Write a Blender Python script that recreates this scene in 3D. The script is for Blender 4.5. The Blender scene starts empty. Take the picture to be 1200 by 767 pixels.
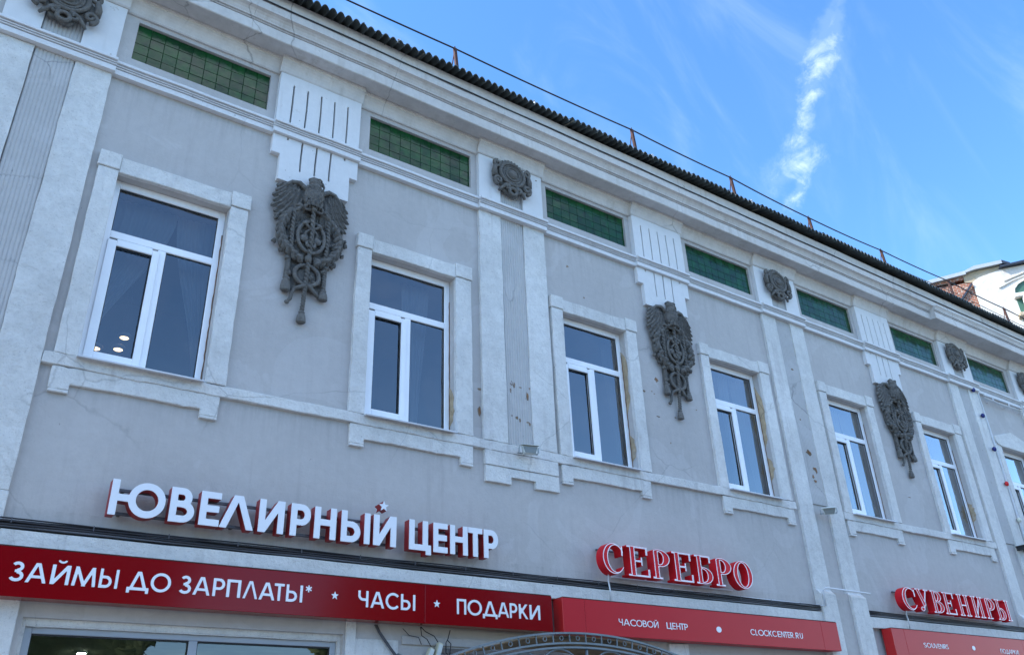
import bpy, math, random
import numpy as np
from math import sin, cos, pi, radians
from mathutils import Vector, Matrix

random.seed(7)
scene = bpy.context.scene
COL = scene.collection

# ------------------------------------------------------------------ camera
F_PX = 991.57
yaw, pitch, roll = radians(35.700), radians(27.692), radians(-2.3315)
fwd = Vector((sin(yaw) * cos(pitch), cos(yaw) * cos(pitch), sin(pitch)))
rgt0 = Vector((cos(yaw), -sin(yaw), 0))
up0 = rgt0.cross(fwd)
rgt = rgt0 * cos(roll) + up0 * sin(roll)
upv = -rgt0 * sin(roll) + up0 * cos(roll)
cd = bpy.data.cameras.new('camera')
cam = bpy.data.objects.new('camera', cd)
COL.objects.link(cam)
CAM = Vector((0.4987, -9.6634, 1.6))
cam.matrix_world = Matrix(((rgt.x, upv.x, -fwd.x, CAM.x), (rgt.y, upv.y, -fwd.y, CAM.y), (rgt.z, upv.z, -fwd.z, CAM.z), (0, 0, 0, 1)))
cd.sensor_fit = 'HORIZONTAL'
cd.sensor_width = 36
cd.lens = F_PX / 1200 * 36
cd.clip_start = 0.1
cd.clip_end = 2000
scene.camera = cam

# ------------------------------------------------------------------ light
SUN_EL, SUN_AZ = radians(42), radians(-68)      # azimuth from +Y towards +X: the sun stands behind and left of the facade
sdir = Vector((sin(SUN_AZ) * cos(SUN_EL), cos(SUN_AZ) * cos(SUN_EL), sin(SUN_EL)))
sl = bpy.data.lights.new('sun', 'SUN')
sl.energy = 2.6
sl.angle = radians(0.5)
sl.color = (1.0, 0.95, 0.88)
so = bpy.data.objects.new('sun', sl)
so.rotation_euler = sdir.to_track_quat('Z', 'Y').to_euler()
COL.objects.link(so)

world = bpy.data.worlds.new('World')
scene.world = world
world.use_nodes = True
wt = world.node_tree
wn, wl = wt.nodes, wt.links
wn.clear()


def wnode(t, **kw):
    n = wn.new(t)
    for k, v in kw.items():
        setattr(n, k, v)
    return n


def wmath(op, a, b=None, clamp=False):
    n = wnode('ShaderNodeMath', operation=op, use_clamp=clamp)
    for i, v in enumerate((a, b)):
        if v is None:
            continue
        if isinstance(v, (int, float)):
            n.inputs[i].default_value = v
        else:
            wl.new(v, n.inputs[i])
    return n.outputs[0]


sky = wnode('ShaderNodeTexSky', sky_type='NISHITA')
sky.sun_disc = False
sky.sun_elevation = SUN_EL
sky.sun_rotation = SUN_AZ
sky.air_density = 1.0
sky.dust_density = 0.1
sky.ozone_density = 4.5
tc = wnode('ShaderNodeTexCoord')
DIRV = tc.outputs['Generated']


def wseg(a, b):
    """angular distance (chord) from the view direction to the arc a-b"""
    a, b = Vector(a).normalized(), Vector(b).normalized()
    ab = b - a
    s = wnode('ShaderNodeVectorMath', operation='SUBTRACT')
    wl.new(DIRV, s.inputs[0])
    s.inputs[1].default_value = a
    d = wnode('ShaderNodeVectorMath', operation='DOT_PRODUCT')
    wl.new(s.outputs[0], d.inputs[0])
    d.inputs[1].default_value = ab / ab.length_squared
    t = wmath('MULTIPLY', d.outputs['Value'], 1.0, clamp=True)
    sc = wnode('ShaderNodeVectorMath', operation='SCALE')
    sc.inputs[0].default_value = ab
    wl.new(t, sc.inputs['Scale'])
    s2 = wnode('ShaderNodeVectorMath', operation='SUBTRACT')
    wl.new(s.outputs[0], s2.inputs[0])
    wl.new(sc.outputs[0], s2.inputs[1])
    ln = wnode('ShaderNodeVectorMath', operation='LENGTH')
    wl.new(s2.outputs[0], ln.inputs[0])
    return ln.outputs['Value']


def wnoise(scale, detail, rough=0.55, stretch=None, rot=None, dist=0.0):
    src = DIRV
    if stretch:
        m = wnode('ShaderNodeMapping')
        m.inputs['Scale'].default_value = stretch
        if rot:
            m.inputs['Rotation'].default_value = rot
        wl.new(DIRV, m.inputs['Vector'])
        src = m.outputs[0]
    n = wnode('ShaderNodeTexNoise')
    n.inputs['Scale'].default_value = scale
    n.inputs['Detail'].default_value = detail
    n.inputs['Roughness'].default_value = rough
    n.inputs['Distortion'].default_value = dist
    wl.new(src, n.inputs['Vector'])
    return n.outputs['Fac']


def wrange(v, a, b, c=0.0, d=1.0):
    n = wnode('ShaderNodeMapRange', interpolation_type='SMOOTHSTEP')
    wl.new(v, n.inputs['Value'])
    n.inputs['From Min'].default_value = a
    n.inputs['From Max'].default_value = b
    n.inputs['To Min'].default_value = c
    n.inputs['To Max'].default_value = d
    return n.outputs['Result']


# the broken contrail: two drifting pieces
trail = [((0.648, 0.290, 0.704), (0.668, 0.350, 0.657), 0.014), ((0.672, 0.360, 0.648), (0.688, 0.410, 0.600), 0.011),
         ((0.702, 0.410, 0.582), (0.690, 0.444, 0.570), 0.016), ((0.708, 0.424, 0.565), (0.712, 0.450, 0.540), 0.011)]
fine = wnoise(34, 9, 0.68, dist=0.5)
clump = wnoise(9, 3, 0.5)
ragged = wnoise(19, 5, 0.6, dist=0.3)
tmask = None
for a, b, w in trail:
    dd = wmath('ADD', wseg(a, b), wmath('MULTIPLY', wmath('SUBTRACT', ragged, 0.5), 0.062))
    m = wrange(dd, w * 1.5, -0.004)
    tmask = m if tmask is None else wmath('MAXIMUM', tmask, m)
tm = wmath('MULTIPLY', tmask, wrange(fine, 0.34, 0.74))
tm = wmath('MULTIPLY', tm, wrange(clump, 0.34, 0.64, 0.04, 0.36))
haze_m = wrange(tmask, 0.0, 1.0, 0.0, 0.05)
tm = wmath('MAXIMUM', tm, haze_m)
# thin cirrus veils drawn out along one direction
cir = wnoise(2.6, 7, 0.58, stretch=(2.2, 5.5, 1.0), rot=(0.5, 0.55, 0.6), dist=0.6)
cirm = wmath('MULTIPLY', wrange(cir, 0.48, 0.90), 0.085)
veil = wmath('MULTIPLY', wrange(wnoise(1.5, 4, 0.5), 0.36, 0.62), wrange(wnoise(7, 5, 0.6), 0.35, 0.75, 0.45, 1.0))
sep = wnode('ShaderNodeSeparateXYZ')
wl.new(DIRV, sep.inputs[0])
bank = wrange(sep.outputs['Z'], 0.54, 0.74, 0.04, 1.0)     # thicker cloud high over the street, thin patches below it
south = wmath('MULTIPLY', wrange(sep.outputs['Y'], 0.10, -0.30, 0.0, 0.95), bank)     # cloud over the street side, as the panes reflect, thickened to lift facade light
veil = wmath('MULTIPLY', veil, south)
cm = wmath('MAXIMUM', tm, cirm)
hs = wnode('ShaderNodeHueSaturation')
hs.inputs['Saturation'].default_value = 1.15
wl.new(sky.outputs[0], hs.inputs['Color'])
mix = wnode('ShaderNodeMix', data_type='RGBA')
wl.new(cm, mix.inputs['Factor'])
wl.new(hs.outputs[0], mix.inputs['A'])
mix.inputs['B'].default_value = (6.3, 6.7, 7.2, 1)
mix2 = wnode('ShaderNodeMix', data_type='RGBA')
wl.new(veil, mix2.inputs['Factor'])
wl.new(mix.outputs['Result'], mix2.inputs['A'])
mix2.inputs['B'].default_value = (12.0, 12.6, 13.4, 1)  # street side cloud brightened to raise the light on the facade
bg = wnode('ShaderNodeBackground')
bg.inputs['Strength'].default_value = 0.13
wl.new(mix2.outputs['Result'], bg.inputs['Color'])
wo = wnode('ShaderNodeOutputWorld')
wl.new(bg.outputs[0], wo.inputs['Surface'])

vs = scene.view_settings
vs.view_transform = 'Standard'
vs.look = 'None'
vs.gamma = 1
vs.use_curve_mapping = False
vs.exposure = 1.72

# ------------------------------------------------------------------ materials


class NT:
    def __init__(self, name):
        self.m = bpy.data.materials.new(name)
        self.m.use_nodes = True
        self.t = self.m.node_tree
        self.n, self.l = self.t.nodes, self.t.links
        self.b = self.n['Principled BSDF']
        self.out = self.n['Material Output']
        self.tc = self.n.new('ShaderNodeTexCoord')
        self.geo = self.n.new('ShaderNodeNewGeometry')
        self.P = self.geo.outputs['Position']

    def noise(self, scale, detail=4, rough=0.55, src=None, stretch=None, dist=0.0):
        s = src or self.P
        if stretch:
            mp = self.n.new('ShaderNodeMapping')
            mp.inputs['Scale'].default_value = stretch
            self.l.new(s, mp.inputs['Vector'])
            s = mp.outputs[0]
        n = self.n.new('ShaderNodeTexNoise')
        n.inputs['Scale'].default_value = scale
        n.inputs['Detail'].default_value = detail
        n.inputs['Roughness'].default_value = rough
        n.inputs['Distortion'].default_value = dist
        self.l.new(s, n.inputs['Vector'])
        return n.outputs['Fac']

    def rng(self, v, a, b, c=0.0, d=1.0):
        n = self.n.new('ShaderNodeMapRange')
        self.l.new(v, n.inputs['Value'])
        for k, x in (('From Min', a), ('From Max', b), ('To Min', c), ('To Max', d)):
            n.inputs[k].default_value = x
        return n.outputs['Result']

    def math(self, op, a, b=0.0, clamp=False):
        n = self.n.new('ShaderNodeMath')
        n.operation = op
        n.use_clamp = clamp
        for i, v in enumerate((a, b)):
            if isinstance(v, (int, float)):
                n.inputs[i].default_value = v
            else:
                self.l.new(v, n.inputs[i])
        return n.outputs[0]

    def mix(self, f, a, b):
        n = self.n.new('ShaderNodeMix')
        n.data_type = 'RGBA'
        if isinstance(f, (int, float)):
            n.inputs['Factor'].default_value = f
        else:
            self.l.new(f, n.inputs['Factor'])
        for k, v in (('A', a), ('B', b)):
            if isinstance(v, tuple):
                n.inputs[k].default_value = (*v, 1)
            else:
                self.l.new(v, n.inputs[k])
        return n.outputs['Result']

    def col(self, c):
        if isinstance(c, tuple):
            self.b.inputs['Base Color'].default_value = (*c, 1)
        else:
            self.l.new(c, self.b.inputs['Base Color'])

    def bump(self, h, dist=0.01, strength=1.0, prev=None):
        n = self.n.new('ShaderNodeBump')
        n.inputs['Distance'].default_value = dist
        n.inputs['Strength'].default_value = strength
        self.l.new(h, n.inputs['Height'])
        if prev is not None:
            self.l.new(prev, n.inputs['Normal'])
        self.l.new(n.outputs[0], self.b.inputs['Normal'])
        return n.outputs[0]

    def cracks(self, scale, width, mask_scale, lo, hi, dist=0.35):
        """thin meandering crack lines, present only in patches"""
        nz = self.n.new('ShaderNodeTexNoise')
        nz.inputs['Scale'].default_value = scale * 2.5
        nz.inputs['Detail'].default_value = 5
        self.l.new(self.P, nz.inputs['Vector'])
        add = self.n.new('ShaderNodeVectorMath')
        add.operation = 'MULTIPLY_ADD'
        self.l.new(nz.outputs['Color'], add.inputs[0])
        add.inputs[1].default_value = (dist, dist, dist)
        self.l.new(self.P, add.inputs[2])
        v = self.n.new('ShaderNodeTexVoronoi')
        v.feature = 'DISTANCE_TO_EDGE'
        v.inputs['Scale'].default_value = scale
        self.l.new(add.outputs[0], v.inputs['Vector'])
        c = self.rng(v.outputs['Distance'], 0.0, width, 1.0, 0.0)
        return self.math('MULTIPLY', c, self.rng(self.noise(mask_scale, 2), lo, hi), clamp=True)


def plaster(name, base, stain, bumpd, blotch=0.10, rough=0.9, crack=0.6, chips=0.0, runs=False, gritty=0.0, warm=(0.33, 0.27, 0.2)):
    m = NT(name)
    a = m.rng(m.noise(0.7, 5), 0.3, 0.7, 1 - blotch, 1 + blotch * 0.6)
    b = m.rng(m.noise(9, 6, 0.65), 0.35, 0.65, 1 - blotch * 0.5, 1 + blotch * 0.4)
    k = m.math('MULTIPLY', a, b)
    vm = m.n.new('ShaderNodeVectorMath')
    vm.operation = 'SCALE'
    vm.inputs[0].default_value = base
    m.l.new(k, vm.inputs['Scale'])
    c = vm.outputs[0]
    # vertical run marks
    st = m.math('MULTIPLY', m.rng(m.noise(3.0, 4, 0.6, stretch=(2.6, 2.6, 0.22)), 0.52, 0.78), m.rng(m.noise(0.6, 3), 0.42, 0.62), clamp=True)
    c = m.mix(m.math('MULTIPLY', st, 0.60), c, stain)
    rp = m.rng(m.noise(0.9, 3, 0.5, dist=1.2), 0.575, 0.59)
    c = m.mix(m.math('MULTIPLY', rp, 0.10), c, (0.75, 0.74, 0.74))
    if runs:
        sz = m.n.new('ShaderNodeSeparateXYZ')
        m.l.new(m.P, sz.inputs[0])
        rn = m.rng(m.noise(7.0, 4, 0.65, stretch=(1.8, 1.8, 0.10)), 0.44, 0.72)
        for top, ln in ((5.70, 0.55), (9.87, 0.45), (4.14, 0.16)):
            d = m.math('SUBTRACT', top, sz.outputs['Z'])
            k_ = m.math('MULTIPLY', m.rng(d, 0.0, ln, 1.0, 0.0), m.math('GREATER_THAN', d, 0.0), clamp=True)
            c = m.mix(m.math('MULTIPLY', m.math('MULTIPLY', k_, rn), 0.34), c, (0.24, 0.225, 0.21))
    # small dark scuffs
    sp = m.rng(m.noise(17, 3, 0.5, stretch=(1, 1, 0.6)), 0.735, 0.77)
    c = m.mix(m.math('MULTIPLY', sp, 0.55), c, (0.13, 0.12, 0.115))
    cr = m.cracks(0.55, 0.006, 0.45, 0.50, 0.60)
    c = m.mix(m.math('MULTIPLY', cr, crack), c, (0.12, 0.115, 0.11))
    if gritty:
        g = m.math('MAXIMUM', m.rng(m.noise(38, 4, 0.7), 0.58, 0.74), m.math('MULTIPLY', m.rng(m.noise(11, 6, 0.72), 0.56, 0.72), 0.40))
        c = m.mix(m.math('MULTIPLY', g, gritty), c, (0.25, 0.24, 0.23))
    if chips:
        ch = m.math('MULTIPLY', m.rng(m.noise(5.5, 5, 0.7), 0.665, 0.685), m.rng(m.noise(0.8, 2), 0.5, 0.6), clamp=True)
        c = m.mix(m.math('MULTIPLY', ch, chips), c, warm)
    m.col(c)
    m.b.inputs['Roughness'].default_value = rough
    n1 = m.bump(m.noise(2.2, 4), 0.02 * bumpd)
    n2 = m.bump(m.noise(28, 6, 0.7), 0.006 * bumpd, 1.0, n1)
    m.bump(m.math('SUBTRACT', 1.0, cr), 0.003, 0.8, n2)
    return m.m


def simple(name, base, rough=0.5, metal=0.0, var=0.08, bump=0.0, bscale=30, spec=None):
    m = NT(name)
    a = m.rng(m.noise(3.5, 5), 0.3, 0.7, 1 - var, 1 + var)
    vm = m.n.new('ShaderNodeVectorMath')
    vm.operation = 'SCALE'
    vm.inputs[0].default_value = base
    m.l.new(a, vm.inputs['Scale'])
    m.col(vm.outputs[0])
    m.b.inputs['Roughness'].default_value = rough
    m.b.inputs['Metallic'].default_value = metal
    if spec is not None:
        m.b.inputs['Specular IOR Level'].default_value = spec
    if bump:
        m.bump(m.noise(bscale, 4), bump)
    return m.m


M = {}
M['wall'] = plaster('grey_lilac_wall_paint', (0.492, 0.468, 0.446), (0.36, 0.335, 0.32), 1.0, 0.075, crack=0.22, runs=True, chips=0.0)
M['trim'] = plaster('white_washed_render', (0.71, 0.70, 0.665), (0.42, 0.39, 0.37), 2.4, 0.15, crack=0.28, gritty=0.55)
M['smooth_trim'] = plaster('smooth_white_paint', (0.70, 0.70, 0.695), (0.50, 0.48, 0.45), 0.5, 0.05, rough=0.75, crack=0.3, chips=0.35)
M['soffit'] = plaster('cornice_paint', (0.62, 0.60, 0.575), (0.36, 0.32, 0.26), 0.8, 0.13, crack=0.6, chips=0.8, warm=(0.30, 0.25, 0.18))
M['flute'] = plaster('fluted_panel_paint', (0.50, 0.49, 0.475), (0.34, 0.33, 0.31), 0.6, 0.07, crack=0.6, chips=0.8, warm=(0.16, 0.11, 0.08))
M['bare'] = plaster('bare_plaster', (0.46, 0.35, 0.22), (0.2, 0.13, 0.09), 3.0, 0.35, gritty=0.6)
M['emblem'] = None


def emblem_mat():
    m = NT('dark_grey_stucco_paint')
    a = m.noise(14, 5)
    c = m.mix(m.rng(a, 0.3, 0.7), (0.105, 0.100, 0.090), (0.175, 0.165, 0.148))
    m.col(c)
    m.b.inputs['Roughness'].default_value = 0.72
    n1 = m.bump(m.noise(20, 6, 0.65), 0.030)
    m.bump(m.noise(80, 3), 0.003, 1.0, n1)
    return m.m


M['emblem'] = emblem_mat()


def tile_mat():
    m = NT('green_glazed_tile')
    oi = m.n.new('ShaderNodeObjectInfo')
    c = m.mix(m.rng(oi.outputs['Random'], 0, 1), (0.003, 0.050, 0.010), (0.009, 0.085, 0.020))
    c = m.mix(m.rng(m.noise(7, 4), 0.35, 0.7), c, (0.006, 0.032, 0.014))
    m.col(c)
    m.b.inputs['Roughness'].default_value = 0.13
    m.b.inputs['IOR'].default_value = 1.5
    m.b.inputs['Specular IOR Level'].default_value = 0.30
    m.bump(m.noise(5, 2), 0.004)
    return m.m


M['tile'] = tile_mat()
M['grout'] = simple('grout', (0.035, 0.100, 0.045), 0.9)
M['pvc'] = simple('white_pvc', (0.90, 0.91, 0.92), 0.32, var=0.03)
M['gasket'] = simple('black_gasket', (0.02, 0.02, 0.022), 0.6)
M['alu'] = simple('grey_aluminium_profile', (0.36, 0.39, 0.43), 0.45, 0.2, var=0.04)
M['sillmetal'] = simple('white_sill_flashing', (0.62, 0.63, 0.65), 0.4, 0.0, var=0.1)
M['brownwood'] = simple('gap_foam', (0.20, 0.11, 0.06), 0.9)
M['signred'] = simple('dark_red_sign_panel', (0.22, 0.002, 0.005), 0.14, var=0.02, spec=0.22)
M['signred_sheen'] = simple('red_sign_panel_sheen', (0.50, 0.012, 0.020), 0.35, var=0.02, spec=0.2)  # base red lightened to stand in for sheen at the shallow view angle
M['signedge'] = simple('bright_red_edge', (0.55, 0.015, 0.015), 0.4, var=0.03)
M['letterwhite'] = simple('white_acrylic_face', (0.80, 0.82, 0.85), 0.35, var=0.02)
M['letterside'] = simple('deep_red_letter_side', (0.33, 0.012, 0.015), 0.4, var=0.05)
M['letterred'] = simple('red_acrylic', (0.66, 0.012, 0.022), 0.5, var=0.04, spec=0.2)
M['letterline'] = simple('pale_outline', (0.90, 0.86, 0.88), 0.4, var=0.02)
M['rail'] = simple('dark_mounting_rail', (0.10, 0.10, 0.11), 0.5, 0.4)
M['cable'] = simple('black_cable', (0.018, 0.018, 0.022), 0.5)
M['whiteplastic'] = simple('white_conduit_plastic', (0.68, 0.69, 0.70), 0.45)
M['roof'] = simple('dark_corrugated_roofing', (0.060, 0.072, 0.070), 0.55, var=0.4, bump=0.004, bscale=18)
M['roofwood'] = simple('dark_eaves_board', (0.05, 0.035, 0.03), 0.9)
M['galv'] = simple('galvanised_clip', (0.45, 0.47, 0.47), 0.35, 0.6)
M['rust'] = simple('rusty_red_steel', (0.062, 0.024, 0.018), 0.85, 0.1, var=0.4, bump=0.003)
M['blueglass'] = simple('blue_lamp_glass', (0.01, 0.02, 0.16), 0.15)
M['redglass'] = simple('red_lamp_glass', (0.65, 0.01, 0.015), 0.2)
M['milkglass'] = simple('milky_lamp_glass', (0.70, 0.70, 0.58), 0.3)
M['iron'] = simple('grey_blue_wrought_iron', (0.17, 0.20, 0.22), 0.5, 0.3, var=0.12, bump=0.002)
M['fluor'] = simple('yellowed_plastic', (0.62, 0.58, 0.42), 0.5)
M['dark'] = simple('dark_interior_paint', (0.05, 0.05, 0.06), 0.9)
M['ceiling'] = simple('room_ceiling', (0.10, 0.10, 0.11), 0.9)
M['shopceil'] = simple('olive_cream_shop_ceiling', (0.62, 0.63, 0.48), 0.8, var=0.1)
M['asphalt'] = simple('asphalt', (0.085, 0.084, 0.085), 0.9, var=0.2, bump=0.004, bscale=60)
M['kerb'] = simple('kerb_stone', (0.32, 0.31, 0.30), 0.85, var=0.15)
M['chip'] = simple('flaked_plaster', (0.22, 0.16, 0.11), 0.95, var=0.5, bscale=40, bump=0.004)
M['chipdark'] = simple('flaked_plaster_core', (0.26, 0.13, 0.06), 0.95, var=0.6)
M['farwhite'] = plaster('far_white_plaster', (0.60, 0.58, 0.54), (0.42, 0.33, 0.28), 2.0, 0.08, crack=0.2)
M['farcream'] = plaster('far_cream_plaster', (0.44, 0.36, 0.25), (0.30, 0.34, 0.22), 1.5, 0.1)
M['zinc'] = simple('pale_zinc_coping', (0.42, 0.45, 0.47), 0.5, 0.4, var=0.1)
M['darkzinc'] = simple('dark_roof_edge', (0.03, 0.04, 0.06), 0.5, 0.3)
M['fargreen'] = simple('far_green_panel', (0.05, 0.13, 0.09), 0.5)


def paving():
    m = NT('pavement_slabs')
    b = m.n.new('ShaderNodeTexBrick')
    b.inputs['Scale'].default_value = 1.0
    b.inputs['Color1'].default_value = (0.34, 0.33, 0.32, 1)
    b.inputs['Color2'].default_value = (0.40, 0.39, 0.38, 1)
    b.inputs['Mortar'].default_value = (0.10, 0.10, 0.10, 1)
    b.inputs['Mortar Size'].default_value = 0.012
    b.inputs['Brick Width'].default_value = 0.4
    b.inputs['Row Height'].default_value = 0.2
    m.l.new(m.P, b.inputs['Vector'])
    m.col(b.outputs['Color'])
    m.b.inputs['Roughness'].default_value = 0.9
    return m.m


M['paving'] = paving()


def brickmat():
    m = NT('old_red_brick')
    mp = m.n.new('ShaderNodeCombineXYZ')
    sp = m.n.new('ShaderNodeSeparateXYZ')
    m.l.new(m.tc.outputs['Object'], sp.inputs[0])
    m.l.new(sp.outputs['X'], mp.inputs['X'])
    m.l.new(sp.outputs['Z'], mp.inputs['Y'])
    b = m.n.new('ShaderNodeTexBrick')
    b.inputs['Scale'].default_value = 1.0
    b.inputs['Color1'].default_value = (0.34, 0.09, 0.04, 1)
    b.inputs['Color2'].default_value = (0.24, 0.065, 0.03, 1)
    b.inputs['Mortar'].default_value = (0.36, 0.31, 0.26, 1)
    b.inputs['Mortar Size'].default_value = 0.012
    b.inputs['Brick Width'].default_value = 0.26
    b.inputs['Row Height'].default_value = 0.075
    m.l.new(mp.outputs[0], b.inputs['Vector'])
    c = m.mix(m.rng(m.noise(9, 5, 0.7), 0.58, 0.64), b.outputs['Color'], (0.46, 0.42, 0.37))
    c = m.mix(m.rng(m.noise(6, 4, 0.6), 0.35, 0.42, 1.0, 0.0), c, (0.12, 0.06, 0.04))
    m.col(c)
    m.b.inputs['Roughness'].default_value = 0.95
    m.bump(m.noise(14, 4), 0.02)
    return m.m


M['brick'] = brickmat()


def glass(name, tint, refl=2.0, wav=0.003, rough=0.0):
    m = NT(name)
    m.n.remove(m.b)
    tr = m.n.new('ShaderNodeBsdfTransparent')
    tr.inputs['Color'].default_value = (*tint, 1)
    gl = m.n.new('ShaderNodeBsdfGlossy')
    gl.inputs['Roughness'].default_value = rough
    gl.inputs['Color'].default_value = (0.95, 0.97, 1.0, 1)
    fr = m.n.new('ShaderNodeFresnel')
    fr.inputs['IOR'].default_value = 1.5
    bp = m.n.new('ShaderNodeBump')
    bp.inputs['Distance'].default_value = wav
    m.l.new(m.noise(1.7, 2), bp.inputs['Height'])
    m.l.new(bp.outputs[0], gl.inputs['Normal'])
    f = m.math('MULTIPLY', fr.outputs[0], refl, clamp=True)
    mx = m.n.new('ShaderNodeMixShader')
    m.l.new(f, mx.inputs[0])
    m.l.new(tr.outputs[0], mx.inputs[1])
    m.l.new(gl.outputs[0], mx.inputs[2])
    m.l.new(mx.outputs[0], m.out.inputs['Surface'])
    return m.m


M['glass'] = glass('double_glazing', (0.66, 0.72, 0.76), 3.6)
M['shopglass'] = glass('shop_glass', (0.62, 0.72, 0.66), 2.4)


def fabric():
    m = NT('sheer_curtain')
    m.n.remove(m.b)
    d = m.n.new('ShaderNodeBsdfDiffuse')
    d.inputs['Color'].default_value = (0.72, 0.70, 0.70, 1)
    t = m.n.new('ShaderNodeBsdfTransparent')
    mx = m.n.new('ShaderNodeMixShader')
    mx.inputs[0].default_value = 0.42
    m.l.new(t.outputs[0], mx.inputs[1])
    m.l.new(d.outputs[0], mx.inputs[2])
    m.l.new(mx.outputs[0], m.out.inputs['Surface'])
    return m.m


M['curtain'] = fabric()
M['beigecurtain'] = simple('beige_curtain_cloth', (0.20, 0.18, 0.155), 0.95)


def emit(name, col, s):
    m = NT(name)
    m.b.inputs['Base Color'].default_value = (*col, 1)
    m.b.inputs['Emission Color'].default_value = (*col, 1)
    m.b.inputs['Emission Strength'].default_value = s
    return m.m


M['warmlamp'] = emit('warm_lamp', (1.0, 0.66, 0.34), 1.5)
M['shoplamp'] = emit('shop_lamp_diffuser', (0.95, 1.0, 0.90), 18.0)
M['lampshade'] = simple('lamp_shade', (0.35, 0.32, 0.3), 0.6)

# ------------------------------------------------------------------ mesh helpers


def wob(x, z):
    """slow waviness of hand-laid plaster (metres)"""
    return (0.0035 * sin(x * 2.1 + z * 0.7) + 0.003 * sin(x * 5.3 + z * 3.1 + 1.0) + 0.002 * sin(z * 9.7 + x * 1.3),
            0.0035 * sin(x * 1.7 + 0.4) + 0.003 * sin(x * 6.1 + z * 2.0) + 0.0018 * sin(x * 13.3 + 2.0))


class MB:
    def __init__(self):
        self.v, self.f, self.mi = [], [], []

    def add(self, vs, fs, mi=0):
        o = len(self.v)
        self.v += [tuple(p) for p in vs]
        self.f += [tuple(i + o for i in f) for f in fs]
        self.mi += [mi] * len(fs)
        return self

    def box(self, x0, x1, y0, y1, z0, z1, mi=0):
        vs = [(x0, y0, z0), (x1, y0, z0), (x1, y1, z0), (x0, y1, z0), (x0, y0, z1), (x1, y0, z1), (x1, y1, z1), (x0, y1, z1)]
        return self.add(vs, [(0, 3, 2, 1), (4, 5, 6, 7), (0, 1, 5, 4), (1, 2, 6, 5), (2, 3, 7, 6), (3, 0, 4, 7)], mi)

    def prism(self, poly, y0, y1, mi=0):
        """poly in (x,z), counter-clockwise seen from -y; y0 front"""
        n = len(poly)
        vs = [(x, y0, z) for x, z in poly] + [(x, y1, z) for x, z in poly]
        fs = [tuple(range(n)), tuple(range(2 * n - 1, n - 1, -1))]
        fs += [(i, i + n, (i + 1) % n + n, (i + 1) % n) for i in range(n)]
        return self.add(vs, fs, mi)

    def extr_x(self, prof, x0, x1, mi=0, step=None):
        """prof: closed (y,z) polygon swept from x0 to x1"""
        n = len(prof)
        k = 1 if not step else max(1, int((x1 - x0) / step))
        vs = []
        for j in range(k + 1):
            x = x0 + (x1 - x0) * j / k
            for y, z in prof:
                w = wob(x, z) if step and 0 < j < k else (0, 0)
                vs.append((x, y + w[0] * 0.8 if y < 0 else y, z + w[1] * 0.8))
        fs = [tuple(range(n - 1, -1, -1)), tuple(range(k * n, k * n + n))]
        for j in range(k):
            for i in range(n):
                a, b = j * n + i, j * n + (i + 1) % n
                fs.append((a, b, b + n, a + n))
        return self.add(vs, fs, mi)

    def tube(self, pts, r, n=8, closed=False, mi=0, r1=None):
        pts = [Vector(p) for p in pts]
        m = len(pts)
        vs = []
        prev = None
        for i, p in enumerate(pts):
            if closed:
                t = (pts[(i + 1) % m] - pts[i - 1]).normalized()
            else:
                t = (pts[min(i + 1, m - 1)] - pts[max(i - 1, 0)]).normalized()
            if prev is None:
                a = t.orthogonal().normalized()
            else:
                a = (prev - t * prev.dot(t)).normalized()
            prev = a
            b = t.cross(a)
            rr = r if r1 is None else r + (r1 - r) * i / (m - 1)
            for k in range(n):
                ang = 2 * pi * k / n
                vs.append(p + (a * cos(ang) + b * sin(ang)) * rr)
        fs = []
        for i in range(m if closed else m - 1):
            for k in range(n):
                a0, a1 = i * n + k, i * n + (k + 1) % n
                b0, b1 = ((i + 1) % m) * n + k, ((i + 1) % m) * n + (k + 1) % n
                fs.append((a0, a1, b1, b0))
        if not closed:
            fs += [tuple(range(n - 1, -1, -1)), tuple(range((m - 1) * n, m * n))]
        return self.add(vs, fs, mi)

    def ell(self, c, r, rot=None, nu=12, nv=8, mi=0):
        c = Vector(c)
        R = rot or Matrix.Identity(3)
        vs = [c + R @ Vector((0, 0, r[2]))]
        for j in range(1, nv):
            th = pi * j / nv
            for i in range(nu):
                ph = 2 * pi * i / nu
                vs.append(c + R @ Vector((r[0] * sin(th) * cos(ph), r[1] * sin(th) * sin(ph), r[2] * cos(th))))
        vs.append(c + R @ Vector((0, 0, -r[2])))
        fs = []
        for i in range(nu):
            fs.append((0, 1 + i, 1 + (i + 1) % nu))
        for j in range(nv - 2):
            for i in range(nu):
                a = 1 + j * nu + i
                b = 1 + j * nu + (i + 1) % nu
                fs.append((a, a + nu, b + nu, b))
        L = len(vs) - 1
        for i in range(nu):
            a = 1 + (nv - 2) * nu + i
            b = 1 + (nv - 2) * nu + (i + 1) % nu
            fs.append((a, L, b))
        return self.add(vs, fs, mi)

    def build(self, name, mats, parent=None, smooth=False, bevel=0.0, loc=None, seg=1):
        me = bpy.data.meshes.new(name)
        me.from_pydata(self.v, [], self.f)
        if not isinstance(mats, (list, tuple)):
            mats = [mats]
        for m in mats:
            me.materials.append(m)
        if len(mats) > 1:
            me.polygons.foreach_set('material_index', self.mi)
        if smooth:
            me.polygons.foreach_set('use_smooth', [True] * len(me.polygons))
        me.update()
        o = bpy.data.objects.new(name, me)
        COL.objects.link(o)
        if parent:
            o.parent = parent
        if loc:
            o.location = loc
        if bevel:
            b = o.modifiers.new('bevel', 'BEVEL')
            b.width = bevel
            b.segments = seg
            b.limit_method = 'ANGLE'
            b.angle_limit = radians(40)
        return o


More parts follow.
